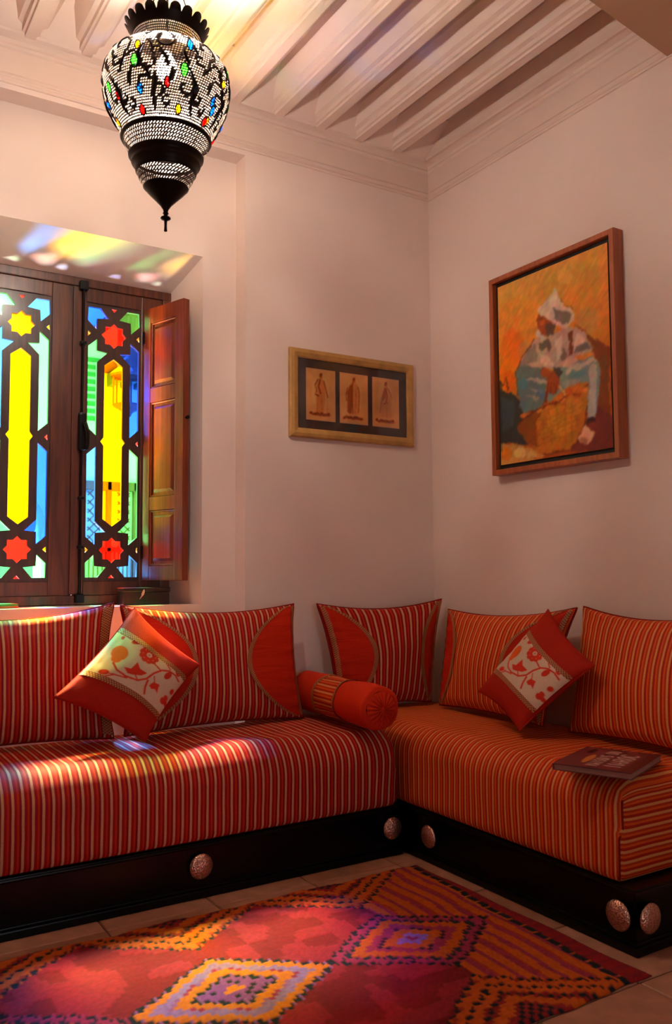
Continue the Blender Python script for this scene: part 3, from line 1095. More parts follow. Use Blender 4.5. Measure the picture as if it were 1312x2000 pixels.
# ---- small floral cushions
def floral_art():
    A = Art(190, 230, (206, 178, 152))
    Tp, e1, e2 = (262, 1187), (128, 111), (-157, 176)
    det = e1[0] * e2[1] - e2[0] * e1[1]
    def T(p):
        x, y = p[0] / 4.1 + 90 - Tp[0], p[1] / 4.1 + 1170 - Tp[1]
        a = (x * e2[1] - y * e2[0]) / det
        b = (e1[0] * y - e1[1] * x) / det
        return (a, 1 - b)
    A.T = T
    red, orr, cream = (200, 44, 22), (222, 90, 22), (206, 178, 152)
    # main scroll
    A.line([(440, 570), (455, 650), (510, 715), (600, 758), (680, 745), (750, 695), (830, 662), (900, 662), (955, 695), (985, 750)], 17, red)
    A.line([(330, 690), (430, 690), (520, 735)], 12, red)
    A.line([(690, 755), (655, 820), (635, 885)], 17, red)
    A.line([(755, 350), (740, 440)], 15, red)
    A.line([(700, 375), (745, 388)], 8, red)
    A.line([(775, 595), (822, 668)], 14, red)
    A.line([(890, 580), (915, 655)], 11, red)
    A.line([(590, 705), (600, 750)], 11, red)
    A.line([(750, 720), (742, 790)], 10, red)
    A.line([(440, 690), (330, 640)], 9, red)
    # big blossom
    for k in range(10):
        a = 2 * PI * k / 10
        A.ell((748 + 62 * math.cos(a), 518 + 62 * math.sin(a)), 27, 27, 0, red)
    A.ell((748, 518), 66, 66, 0, red)
    A.ell((748, 518), 24, 24, 0, cream)
    A.ell((748, 518), 12, 12, 0, (190, 130, 100))
    for k in range(8):
        a = 2 * PI * (k + .5) / 8
        A.ell((748 + 56 * math.cos(a), 518 + 56 * math.sin(a)), 6, 6, 0, (224, 120, 80))
    A.ell((505, 490), 66, 74, .5, orr)
    A.ell((470, 540), 40, 40, .5, orr)
    for k in range(4):
        A.ell((640 + 26 * math.cos(k * 1.57), 300 + 20 * math.sin(k * 1.57)), 22, 18, 0, red)
    A.ell((555, 345), 22, 14, -.8, red)
    A.ell((670, 390), 55, 24, -.15, red)
    A.ell((903, 540), 24, 52, .15, red)
    A.ell((880, 708), 48, 26, -.7, red)
    A.ell((985, 660), 22, 46, .1, red)
    A.ell((1040, 662), 18, 38, .2, red)
    A.ell((1000, 590), 20, 24, .2, red)
    A.ell((365, 650), 38, 26, .3, red)
    A.poly([(512, 628), (565, 648), (600, 618), (632, 588), (642, 650), (694, 695), (640, 715), (570, 705), (530, 690)], red)
    A.poly([(690, 805), (738, 775), (786, 800), (770, 830), (755, 872), (735, 838), (705, 838)], red)
    A.ell((800, 930), 24, 30, .3, red); A.ell((835, 905), 22, 24, .3, red); A.ell((830, 945), 22, 24, .3, red)
    A.ell((905, 845), 18, 30, .9, red)
    A.noise(.10, 1)
    return A
FA = floral_art()
def floral(cor, label):
    T_, R_2, B_, L_ = cor
    cu = Cush(L_, B_, R_2, T_, .062, .045, (-.7, -.7, .3), seed=len(label), wr=.002)
    root = cushion('throw_cushion', cu, label, 'cushion', 'small floral throw cushions', M_redd, n=34, m=34)
    piping(root, cu, M_redd, .003)
    patch(root, cu, 'floral_panel', lambda s, t: (.004 + .992 * s, .275 + .45 * t), M_cloth_art, 120, 70, .0025, art=FA, artuv=lambda u, v: (u, v))
    for v0, v1 in ((.235, .285), (.715, .765)):
        patch(root, cu, 'braid', lambda s, t, v0=v0, v1=v1: (.004 + .992 * s, v0 + (v1 - v0) * t), M_braid, 50, 3, .004, uvf=lambda s, t: (s * .4, t * .022))
    return root
floral([(-1.746, -.20, 1.053), (-1.498, -.31, .812), (-1.792, -.48, .553), (-2.117, -.40, .736)], 'small floral cushion set on its corner between the two cushions under the window')
floral([(-.20, -1.036, 1.031), (-.31, -1.383, .829), (-.48, -1.14, .560), (-.40, -.803, .672)], 'small floral cushion set on its corner on the right-hand seat')

# ---- bolster
bo = empty('bolster', (-.830, -.40, .530))
tag(bo, 'scarlet bolster with a striped band lying on the corner of the seat', 'bolster')
A0, A1 = Vector((-.832, -.045, .628)), Vector((-.868, -.735, .628))
dr = (A1 - A0).normalized(); Lb = (A1 - A0).length
ex = dr.cross(Vector((0, 0, 1))).normalized(); ez = ex.cross(dr)
RB = .093
def brad(t):
    return RB * (1 + .02 * math.sin(t * 9) - .02 * (1 if .36 < t < .40 or .60 < t < .64 else 0))
def bol(name, t0, t1, mat, nt=14, extra=0.0, uv=True, n=64):
    vs, uvs, fs = [], [], []
    for i in range(nt + 1):
        t = t0 + (t1 - t0) * i / nt
        e = min(t * Lb, (1 - t) * Lb)
        rr = brad(t) + extra
        if e < .022: rr -= (.022 - math.sqrt(max(0, .022 ** 2 - (.022 - e) ** 2)))
        for k in range(n + 1):
            a = 2 * PI * k / n
            fz = rr * (1.0 if math.sin(a) > -.6 else .97)
            wv = .0018 * math.sin(a * 5 + t * 14)
            p = A0 + dr * (t * Lb) + ex * math.cos(a) * (rr + wv) + ez * math.sin(a) * (fz + wv)
            vs.append(tuple(p - bo.location)); uvs.append((a * RB, t * Lb))
    for i in range(nt):
        for k in range(n):
            q = i * (n + 1) + k
            fs.append((q, q + n + 1, q + n + 2, q + 1))
    return pyobj(name, vs, fs, mat, bo, True, uvs)
bol('back_section', 0, .36, M_bolster)
bol('striped_band', .35, .64, M_stripe2, 12, .001)
bol('front_section', .63, 1.0, M_bolster, 60)
bol('braid', .345, .372, M_braid, 2, .004)
bol('braid', .622, .649, M_braid, 2, .004)
for t, sgn in ((1.0, 1), (0.0, -1)):
    vs, fs = [], []
    n, m = 160, 12
    for i in range(m + 1):
        q = 1 - i / m
        rr = (RB - .022) * q
        for k in range(n):
            a = 2 * PI * k / n
            pl = .0055 * math.sin(a * 18) * (1 - q) ** .4 * min(1, q * 3)
            h = .016 * (1 - q ** 2) + pl - .010 * max(0, 1 - q * 5)
            p = A0 + dr * (t * Lb + sgn * h) + ex * math.cos(a) * rr + ez * math.sin(a) * rr
            vs.append(tuple(p - bo.location))
    for i in range(m):
        for k in range(n):
            fs.append((i * n + k, i * n + (k + 1) % n, (i + 1) * n + (k + 1) % n, (i + 1) * n + k))
    pyobj('pleated_end', vs, fs, M_bolster, bo, True)
    bm = bmesh.new()
    add_lathe(bm, [(0, -.004), (.010, -.003), (.013, .002), (.009, .007), (0, .009)], 20)
    qm = Vector((0, 0, 1)).rotation_difference(dr * sgn).to_matrix().to_4x4()
    bmesh.ops.transform(bm, matrix=Matrix.Translation(A0 + dr * (t * Lb + sgn * .006) - bo.location) @ qm, verts=bm.verts[:])
    obj('button', bm, M_bolster, bo, True)

# ---- book on the right seat
bk = empty('book', (-.590, -1.675, .5375), math.radians(-68))
tag(bk, 'maroon book with pale lettering lying on the right-hand seat mattress', 'book')
bw, bh = .27, .36   # short, long side
bm = bmesh.new()
add_box(bm, -bh * 0 - .13, .13, -.165, .165, 0, .003, .001)
add_box(bm, -.13, .13, -.165, .165, .019, .022, .001)
add_box(bm, -.132, -.126, -.165, .165, 0, .022, .002)
obj('cover', bm, M_book, bk)
bm = bmesh.new(); add_box(bm, -.126, .127, -.160, .160, .003, .019, .0)
obj('page_block', bm, M_page, bk)
BA = Art(110, 86, (96, 38, 40))
BA.poly([(0, .62), (1, .66), (1, 1), (0, 1)], (112, 44, 46))
BA.ell((.40, .72), .22, .055, .05, (196, 116, 52))
BA.ell((.78, .84), .12, .05, 0, (34, 14, 14))
BA.poly([(0, 0), (1, 0), (1, .12), (0, .16)], (70, 26, 26))
def letters(txt, x, y, w, h, col, lw=.018):
    G = {'M': [[(0, 0), (0, 1), (.5, .3), (1, 1), (1, 0)]], 'A': [[(0, 0), (.5, 1), (1, 0)], [(.22, .38), (.78, .38)]], 'R': [[(0, 0), (0, 1), (.8, 1), (.9, .75), (.7, .52), (0, .5)], [(.4, .5), (1, 0)]],
         'O': [[(.1, .2), (.1, .8), (.4, 1), (.7, 1), (.95, .8), (.95, .2), (.7, 0), (.35, 0), (.1, .2)]], 'C': [[(.95, .8), (.7, 1), (.3, 1), (.08, .75), (.08, .25), (.3, 0), (.7, 0), (.95, .2)]],
         'N': [[(0, 0), (0, 1), (1, 0), (1, 1)]], 'I': [[(.5, 0), (.5, 1)]], 'E': [[(1, 1), (0, 1), (0, 0), (1, 0)], [(0, .5), (.8, .5)]], 'D': [[(0, 0), (0, 1), (.6, 1), (.95, .7), (.95, .3), (.6, 0), (0, 0)]],
         'S': [[(.95, .85), (.6, 1), (.2, .95), (.1, .7), (.8, .35), (.8, .08), (.4, 0), (.05, .15)]], 'K': [[(0, 0), (0, 1)], [(1, 1), (0, .45), (1, 0)]], 'H': [[(0, 0), (0, 1)], [(1, 0), (1, 1)], [(0, .5), (1, .5)]], 'T': [[(0, 1), (1, 1)], [(.5, 1), (.5, 0)]],
         'V': [[(0, 1), (.5, 0), (1, 1)]], 'U': [[(0, 1), (0, .2), (.3, 0), (.7, 0), (1, .2), (1, 1)]], 'Y': [[(0, 1), (.5, .5), (1, 1)], [(.5, .5), (.5, 0)]]}
    n = len(txt); cw = w / n
    for i, ch in enumerate(txt):
        if ch == ' ': continue
        for st in G[ch]:
            BA.line([(x + cw * (i + .1 + .72 * p[0]), y + h * p[1]) for p in st], lw, col)
letters('MAISONS DU', .10, .48, .80, .16, (226, 196, 180), .022)
letters('MAROC', .16, .20, .66, .22, (226, 198, 184), .026)
BA.blur(1)
art_plane('cover_print', BA, attr_mat('printed book jacket', .3), bk, (.128, -.162, .0226), (0, .324, 0), (-.254, 0, 0))

# ================================================================== framed prints
def picture_frame(parent, name, axis, u0, u1, v0, v1, w, d0, d1, mat, prof):
    """four mitred mouldings in one mesh; axis 'y' hangs on y=0, 'x' on x=0; depth runs into the room (negative)"""
    bm = bmesh.new()
    def P(u, v, d):
        return (u, -d, v) if axis == 'y' else (-d, u, v)
    rings = []
    for f, d in prof:      # f: 0 outer .. 1 inner, d depth
        o = w * f
        rings.append([bm.verts.new(P(u, v, d)) for u, v in ((u0 + o, v0 + o), (u1 - o, v0 + o), (u1 - o, v1 - o), (u0 + o, v1 - o))])
    n = len(rings)
    for i in range(n):
        A_, B_ = rings[i], rings[(i + 1) % n]
        for k in range(4):
            bm.faces.new((A_[k], A_[(k + 1) % 4], B_[(k + 1) % 4], B_[k]))
    return obj(name, bm, mat, parent)
pf = empty('framed_prints', (0, 0, 0))
tag(pf, 'gilt-framed trio of small sepia figure prints hung left of the corner', 'picture')
picture_frame(pf, 'frame', 'y', -.903, -.137, 1.870, 2.320, .047, 0, .03, M_gilt,
              [(0, .001), (0, .020), (.12, .026), (.45, .030), (.85, .024), (1, .019), (1, .001)])
box('mount_board', M_mat, pf, -.860, -.180, -.012, -.002, 1.912, 2.278, 0)
box('glass', G_clear, pf, -.858, -.182, -.0185, -.017, 1.915, 2.275, 0)
def sketch(seed, variant):
    A = Art(54, 86, (222, 142, 84))
    r = random.Random(seed)
    dk, md, lt = (84, 30, 12), (176, 78, 24), (222, 158, 104)
    A.ell((.5, .55), .30, .36, 0, (234, 160, 100), .6)
    cx = .5
    # robed standing figure
    A.ell((cx, .87), .055, .045, 0, md)
    A.ell((cx + .01, .90), .045, .03, .3, dk, .7)
    if variant == 0:
        A.poly([(.36, .80), (.50, .84), (.62, .78), (.66, .55), (.60, .16), (.34, .16), (.34, .55)], md, .45)
        A.line([(.40, .80), (.30, .68), (.36, .58), (.30, .50), (.44, .48)], .03, dk, .8)
        A.line([(.60, .78), (.68, .60), (.74, .46)], .03, dk, .8)
        A.line([(.48, .80), (.42, .66), (.50, .52)], .05, dk, .7)
        A.line([(.72, .48), (.72, .16)], .015, dk, .7)
    elif variant == 1:
        A.poly([(.30, .74), (.42, .84), (.60, .82), (.70, .66), (.68, .20), (.30, .18)], md, .35)
        A.poly([(.36, .76), (.46, .80), (.46, .40), (.40, .20), (.26, .22), (.26, .62)], (140, 56, 20), .8)
        A.line([(.46, .84), (.44, .50), (.46, .2)], .02, dk, .8)
        A.line([(.64, .76), (.70, .62), (.66, .24)], .025, dk, .7)
        A.line([(.28, .72), (.22, .56), (.24, .44)], .03, dk, .7)
        A.line([(.56, .7), (.58, .3)], .012, dk, .6)
    else:
        A.poly([(.46, .84), (.56, .82), (.70, .60), (.72, .20), (.26, .20), (.34, .60)], md, .30)
        A.poly([(.46, .82), (.54, .78), (.50, .60), (.36, .52), (.30, .30), (.26, .26), (.34, .6)], (140, 56, 20), .75)
        A.line([(.54, .82), (.66, .72), (.74, .60)], .02, dk, .8)
        A.line([(.50, .80), (.56, .64), (.50, .50)], .035, dk, .7)
        A.ell((.46, .48), .03, .015, 0, dk, .9); A.ell((.56, .50), .02, .012, 0, dk, .9)
    A.line([(.40, .5), (.38, .2)], .012, dk, .5); A.line([(.52, .5), (.54, .2)], .012, dk, .5)
    for k in range(9):
        A.ell((.16 + .075 * k, .125 + r.uniform(-.02, .02)), .05, .028, r.uniform(-.3, .3), dk if k % 3 != 1 else (150, 60, 24), .8)
    A.ell((.5, .115), .36, .03, 0, (130, 50, 20), .6)
    A.noise(.10, 2); A.blur(1); A.a = np.clip(A.a * 1.24, 0, 255)
    b = (236, 170, 132)
    A.poly([(0, 0), (1, 0), (1, .018), (0, .018)], b); A.poly([(0, .982), (1, .982), (1, 1), (0, 1)], b)
    A.poly([(0, 0), (.03, 0), (.03, 1), (0, 1)], b); A.poly([(.97, 0), (1, 0), (1, 1), (.97, 1)], b)
    return A
for k, (x0, x1) in enumerate(((-.808, -.634), (-.608, -.433), (-.405, -.231))):
    art_plane('print', sketch(k, k), M_printpaper, pf, (x0, -.0135, 1.963), (x1 - x0, 0, 0), (0, 0, .265))

# ================================================================== large painting
pt = empty('framed_painting', (0, 0, 0))
tag(pt, 'large cherry-framed painting of a hooded seated figure holding a basket', 'painting')
picture_frame(pt, 'frame', 'x', -1.322, -.547, 1.665, 2.648, .026, 0, .06, M_frame2,
              [(0, .002), (0, .056), (.08, .060), (.9, .060), (1, .056), (1, .002)])
picture_frame(pt, 'inner_liner', 'x', -1.297, -.572, 1.690, 2.623, .034, 0, .03, M_black, [(0, .004), (0, .030), (1, .028), (1, .004)])
box('canvas', plain('canvas edge', (120, 84, 50), .9), pt, -.040, -.010, -1.276, -.592, 1.713, 2.602, .001)
PA = Art(150, 196, (196, 122, 42))
PA.T = homography([(112, 497), (940, 168), (1030, 1710), (165, 1850)], [(0, 1), (1, 1), (1, 0), (0, 0)])
h_, w_ = PA.a.shape[:2]
yy, xx = PA.Y, PA.X
top, mid_, low = np.array([206, 140, 62.]), np.array([206, 122, 34.]), np.array([150, 62, 20.])
f = np.clip((yy - .55) / .45, 0, 1)[..., None]; g2 = np.clip((.55 - yy) / .5, 0, 1)[..., None]
PA.a = mid_ * (1 - f) + top * f; PA.a = PA.a * (1 - g2) + low * g2
PA.ell((300, 700), 170, 120, .3, (216, 134, 36), .5); PA.ell((800, 770), 90, 110, 0, (180, 134, 76), .5); PA.ell((620, 430), 60, 60, 0, (224, 158, 70), .6)
PA.ell((230, 960), 90, 150, 0, (220, 104, 14), .7); PA.ell((190, 1180), 60, 120, 0, (224, 110, 10), .8); PA.ell((330, 980), 60, 60, 0, (196, 134, 76), .6)
PA.ell((210, 1220), 50, 90, 0, (214, 84, 8), .8)
PA.poly([(790, 850), (860, 905), (985, 955), (1010, 1300), (1035, 1720), (880, 1720), (880, 1300), (900, 1100), (850, 960)], (118, 50, 24), .9)
PA.poly([(900, 1000), (960, 1020), (970, 1250), (930, 1220)], (100, 62, 34), .7)
PA.poly([(975, 1100), (992, 1100), (1010, 1600), (995, 1590)], (196, 92, 20), .8)
PA.poly([(880, 1400), (1030, 1500), (1035, 1720), (700, 1760), (720, 1650)], (104, 38, 34), .9)
PA.poly([(140, 1290), (270, 1320), (330, 1450), (310, 1560), (380, 1700), (200, 1680), (160, 1760)], (44, 44, 42), .95)
PA.poly([(150, 1330), (260, 1380), (250, 1560), (170, 1600)], (58, 66, 66), .8)
PA.line([(150, 1310), (140, 1210), (155, 1260), (190, 1180), (195, 1290)], 14, (60, 40, 22), .7)
PA.poly([(160, 1690), (300, 1700), (420, 1740), (500, 1760), (480, 1800), (165, 1855)], (190, 128, 60), .9)
PA.ell((300, 1760), 50, 40, 0, (220, 170, 100), .7); PA.ell((200, 1770), 40, 50, 0, (200, 96, 16), .8); PA.ell((400, 1780), 40, 24, 0, (210, 150, 90), .7)
# far robe, seated body
robe, robe_d, robe_l, blue = (178, 140, 120), (98, 74, 62), (214, 178, 158), (98, 116, 118)
PA.poly([(300, 1050), (430, 1080), (540, 1150), (560, 1300), (450, 1420), (335, 1460), (285, 1320), (262, 1150)], (92, 100, 100))
PA.poly([(400, 895), (540, 850), (640, 805), (745, 825), (800, 880), (862, 1010), (840, 1080), (720, 1110), (600, 1130), (430, 1110), (310, 1080), (300, 1040), (350, 960)], robe)
PA.poly([(350, 970), (410, 930), (430, 1060), (330, 1090), (290, 1110)], (122, 108, 100), .9)
PA.poly([(430, 920), (500, 900), (520, 950), (450, 980)], (88, 78, 66), .9)
PA.poly([(500, 890), (540, 940), (520, 1000), (500, 950)], robe_d, .9)
PA.poly([(560, 900), (620, 860), (600, 1000), (570, 1060)], robe_l, .8)
PA.poly([(660, 840), (700, 830), (690, 1010), (650, 1040), (670, 940)], (100, 42, 26), .9)
PA.poly([(720, 850), (780, 880), (790, 930), (700, 1000)], robe_l, .8)
PA.poly([(720, 960), (790, 910), (830, 960), (700, 1020)], (96, 84, 80), .85)
PA.poly([(440, 1000), (500, 1020), (560, 1100), (470, 1100)], robe_l, .7)
PA.poly([(620, 950), (650, 1000), (630, 1080), (600, 1030)], (110, 84, 74), .8)
PA.line([(400, 900), (350, 970), (290, 1060), (262, 1150), (285, 1320)], 9, (104, 50, 22), .8)
PA.line([(700, 790), (790, 850), (840, 960), (862, 1010)], 9, (110, 52, 22), .8)
PA.poly([(700, 1040), (850, 980), (850, 1020), (740, 1090)], (206, 120, 40), .9)
# knee and lap
PA.poly([(620, 1100), (720, 1070), (850, 1020), (905, 1080), (905, 1300), (885, 1490), (812, 1510), (822, 1220), (700, 1230), (620, 1290), (520, 1380), (480, 1300), (560, 1180)], (112, 124, 122))
PA.poly([(640, 1130), (850, 1030), (880, 1060), (760, 1110), (650, 1180)], (190, 162, 142), .8)
PA.poly([(825, 1100), (880, 1080), (886, 1480), (815, 1500), (830, 1250)], (176, 158, 144), .85)
PA.poly([(700, 1130), (800, 1110), (780, 1180), (660, 1200)], (84, 122, 128), .8)
PA.poly([(620, 1220), (760, 1200), (740, 1230), (640, 1280)], (150, 140, 130), .7)
PA.ell((670, 1080), 60, 34, -.3, (196, 150, 128), .9)
PA.poly([(320, 1190), (480, 1200), (520, 1240), (420, 1230)], (182, 150, 132), .8)
PA.poly([(350, 1260), (470, 1280), (460, 1310)], (176, 142, 124), .7)
PA.poly([(330, 1310), (440, 1340), (420, 1370)], (170, 136, 116), .6)
PA.ell((320, 1230), 30, 40, 0, (60, 116, 130), .7); PA.ell((455, 1310), 30, 40, 0, (70, 100, 128), .7)
PA.ell((330, 1400), 40, 40, 0, (70, 104, 110), .6)
# hood, face and beard
PA.poly([(560, 508), (480, 600), (408, 675), (425, 708), (500, 745), (560, 790), (640, 810), (700, 760), (700, 690), (620, 640), (575, 580)], (206, 168, 150))
PA.poly([(530, 655), (600, 680), (680, 700), (660, 770), (600, 780), (555, 740)], (110, 94, 82), .9)
PA.poly([(560, 520), (600, 620), (690, 680), (690, 660), (615, 625), (572, 560)], (120, 70, 40), .7)
PA.poly([(500, 600), (560, 560), (560, 640), (520, 660)], (222, 186, 168), .7)
PA.poly([(425, 706), (500, 730), (545, 790), (520, 840), (470, 870), (435, 820), (420, 770)], (150, 66, 26))
PA.poly([(440, 740), (490, 745), (470, 790), (440, 790)], (186, 88, 34), .8)
PA.poly([(480, 770), (560, 780), (560, 850), (500, 880)], (84, 62, 50), .9)
PA.poly([(415, 825), (440, 840), (470, 850), (480, 880), (455, 895), (410, 868)], (186, 172, 160))
PA.line([(436, 738), (462, 746)], 9, (70, 26, 12), .9)
PA.line([(425, 706), (415, 770), (425, 830)], 7, (110, 46, 16), .8)
# hands
PA.ell((490, 1155), 44, 36, .3, (158, 68, 26)); PA.poly([(500, 1180), (560, 1140), (605, 1150), (605, 1270), (555, 1330), (505, 1290)], (146, 60, 24))
PA.poly([(540, 1110), (600, 1100), (620, 1150), (600, 1190)], (60, 52, 54), .9)
for k in range(4):
    PA.line([(520 + 20 * k, 1230), (512 + 22 * k, 1310)], 8, (92, 34, 14), .8)
PA.line([(500, 1290), (485, 1420)], 22, (110, 46, 20))
PA.line([(600, 1250), (650, 1350)], 10, (200, 150, 90))
# basket
PA.poly([(285, 1550), (400, 1440), (600, 1370), (700, 1310), (822, 1240), (818, 1400), (790, 1560), (740, 1680), (690, 1740), (480, 1775), (380, 1700), (310, 1620)], (172, 96, 24))
PA.poly([(285, 1550), (400, 1440), (480, 1420), (420, 1540), (440, 1720), (380, 1700), (310, 1620)], (112, 50, 18), .8)
PA.ell((620, 1520), 110, 120, -.4, (204, 122, 30), .6); PA.ell((720, 1400), 60, 70, -.4, (200, 124, 40), .6)
for k in range(7):
    PA.line([(340 + 60 * k, 1500 - 26 * k), (400 + 52 * k, 1720 - 8 * k)], 6, (120, 56, 16), .45)
for k in range(6):
    PA.line([(330 + 14 * k, 1560 + 34 * k), (560, 1480 + 36 * k), (800 - 14 * k, 1350 + 50 * k)], 6, (120, 58, 16), .45)
for k in range(9):
    t = k / 8
    PA.ell((330 + 470 * t, 1480 - 200 * t), 26, 20, 0, [(200, 96, 24), (150, 56, 20), (210, 120, 50)][k % 3], .9)
PA.line([(285, 1550), (400, 1440), (600, 1365), (700, 1310), (822, 1240)], 12, (92, 36, 14), .9)
PA.line([(818, 1400), (790, 1560), (740, 1680), (690, 1740), (480, 1775)], 10, (80, 30, 14), .8)
PA.ell((745, 1275), 44, 26, -.3, (204, 96, 24)); PA.ell((680, 1300), 34, 24, 0, (190, 80, 24))
# shoe
PA.poly([(812, 1500), (886, 1480), (880, 1530), (810, 1545)], (46, 20, 24), .95)
PA.poly([(800, 1545), (882, 1612), (830, 1690), (785, 1690), (756, 1640)], (206, 152, 116))
PA.poly([(770, 1640), (830, 1650), (820, 1690), (785, 1690)], (150, 92, 60), .8)
_s = paint_warp(PA, 2.6, 9)
paint_warp(PA, 1.8, 4)
for _c, _a in ((26, .08), (9, .06), (4, .07)):
    _f = paint_warp(PA, 0, _c)
    PA.a = PA.a * (1 + _a * 1.6 * np.stack([_f(), _f(), _f() * .8], -1))
_g = RNG.rand(*PA.X.shape) - .5
for _ in range(5):
    _g = (_g + np.roll(np.roll(_g, 1, 0), 1, 1) + np.roll(np.roll(_g, -1, 0), -1, 1)) / 2.4
PA.a = PA.a * (1 + .06 * _g[..., None] / (abs(_g).max() + 1e-6) * 2)
PA.blur(1)
PA.a = np.clip(PA.a * 1.10 + 4, 0, 255)
art_plane('painted_surface', PA, M_paint, pt, (-.0415, -.593, 1.714), (0, -.682, 0), (0, 0, .887))

# ================================================================== rug
def rug():
    X0, X1, Y0, Y1 = -2.98, -.765, -1.965, -.828
    px = .0085
    w, h = int((X1 - X0) / px), int((Y1 - Y0) / px)
    A = Art(w, h, (130, 24, 26))
    X = X0 + A.X * (X1 - X0); Y = Y0 + A.Y * (Y1 - Y0)
    bx_ = np.floor(X / .017) * .017 + .0085
    by_ = np.floor(Y / .017) * .017 + .0085
    crim, org, blk, pink, lil, mag = (158, 24, 34), (204, 96, 12), (26, 32, 34), (176, 44, 74), (150, 116, 176), (156, 40, 84)
    n1 = RNG.rand(h // 8 + 2, w // 8 + 2); n1 = np.kron(n1, np.ones((8, 8)))[:h, :w]
    for _ in range(4):
        n1 = (n1 + np.roll(n1, 2, 0) + np.roll(n1, -2, 0) + np.roll(n1, 2, 1) + np.roll(n1, -2, 1)) / 5
    A.put((n1 > .52) * .5, (184, 46, 62)); A.put((n1 < .42) * .4, (128, 16, 24))
    right = bx_ > -1.215
    st = np.mod(X - .02 * Y + .0025 * np.sin(Y * 23), .118) / .118
    A.put(right * 1.0, org)
    A.put(right * (((st > .30) & (st < .50)) | (st > .84)) * .85, mag)
    A.put(right * ((st > .50) & (st < .58)) * .7, (170, 40, 20))
    dash = lambda: ((np.floor(X / .017) + np.floor(Y / .017)) % 2 == 0)
    bead = (np.mod(np.floor(X / .0085), 4) < 3)
    def band(m, col, op=1.0): A.put(m * 1.0, col, op)
    for i in range(4):
        cx = -1.212 - .622 * i; cy = -1.398
        k = np.abs(bx_ - cx) / .315 + np.abs(by_ - cy) / .215
        kk = np.abs(X - cx) / .315 + np.abs(Y - cy) / .215
        if i % 2 == 0:
            band(k < 1.06, (166, 48, 82))
            band((k > .97) & (k < 1.06) & bead, blk)
            band((k > .76) & (k < .86) & bead, (34, 48, 50))
            band((k > .58) & (k < .76), org)
            band((k > .38) & (k < .46) & dash(), (60, 30, 50))
            band((k > .20) & (k < .38), org)
            band(k < .20, lil)
            band(k < .07, mag)
        else:
            band(k < 1.06, (150, 90, 150))
            band((k > .97) & (k < 1.07) & bead, blk)
            band((k > .82) & (k < .97), (216, 120, 24))
            band((k > .66) & (k < .82), lil)
            band((k > .62) & (k < .68) & dash(), mag)
            band((k > .46) & (k < .62), (214, 118, 24))
            band((k > .37) & (k < .46) & bead, blk)
            band((k > .12) & (k < .37), (140, 70, 150))
            band((k > .20) & (k < .26) & dash(), blk)
            band(k < .12, (214, 118, 24))
    for i in range(4):
        cx = -1.215 - .615 * i
        for s in (1, -1):
            if s == 1: t = (by_ + 1.100) - np.abs(bx_ - cx) * .74
            else: t = (-1.690 - by_) - np.abs(bx_ - cx) * .74
            near = np.abs(bx_ - cx) < (.308 if i or s == 2 else .40)
            if i == 0: near = (bx_ > cx - .308) & (bx_ < cx + .36)
            m = near & (t > 0)
            band(m, (206, 92, 14)) 
            band(m & (t > .112), (150, 34, 30))
            band(m & (t > .02) & (t < .026), (130, 24, 30), .6)
            band(m & (t < .018) & bead, blk)
            band(m & (t > .060) & (t < .078) & bead, blk)
            band(m & (t > .118) & (t < .136) & bead, blk)
            band(m & (t > .15) & (t < .19), org)
            band(m & (t > .20) & dash(), blk)
    # right border
    e = X - (-.812 - (-.85 - Y) * .064)
    band(e > .024, (150, 24, 26))
    band((e > .024) & (np.mod(Y, .05) < .016), (120, 24, 40), .5)
    band((e > 0) & (e < .026) & (np.mod(np.floor(Y / .0085), 7) != 3), blk)
    A.a = np.clip(A.a * (1 + (RNG.rand(h, w, 1) - .5) * .14), 0, 255)
    # mesh: soft pile relief, edges rounding to the floor
    A.a = A.a * np.array([.84, .78, .78])
    L = A.linear().reshape(-1, 3)
    lum = A.a.mean(2)
    zz = .013 + .0022 * RNG.rand(h, w) + .0015 * np.sin(X * 21) * np.sin(Y * 17) - .002 * (lum < 60)
    jy = .006 * np.sin(X * 13) + .003 * np.sin(X * 41)
    jx = .005 * np.sin(Y * 15)
    ed = np.minimum(np.minimum(A.X * w, (1 - A.X) * w), np.minimum(A.Y * h, (1 - A.Y) * h))
    zz = zz * np.clip(.35 + ed * .4, 0, 1)
    xs_, ys_ = X + jx, Y + jy
    vs = np.stack([xs_.ravel(), ys_.ravel(), zz.ravel()], 1)
    cnt = w * h
    idx = np.arange(cnt).reshape(h, w)
    fs = np.stack([idx[:-1, :-1], idx[:-1, 1:], idx[1:, 1:], idx[1:, :-1]], -1).reshape(-1, 4).tolist()
    # skirt
    rim = list(idx[0, :]) + list(idx[1:, -1]) + list(idx[-1, -2::-1]) + list(idx[-2:0:-1, 0])
    extra = []
    for q in rim:
        extra.append((vs[q][0], vs[q][1], .0015))
    vs = np.vstack([vs, np.array(extra)])
    L = np.vstack([L, L[rim] * .8])
    R_n = len(rim)
    for i in range(R_n):
        j = (i + 1) % R_n
        fs.append((rim[j], rim[i], cnt + i, cnt + j))
    fs.append(tuple(cnt + i for i in range(R_n))[::-1])
    o = pyobj('rug', vs, fs, M_rug, None, True, cols=L)
    tag(o, 'crimson and orange wool rug with black-edged diamonds on the tiled floor', 'rug')
rug()

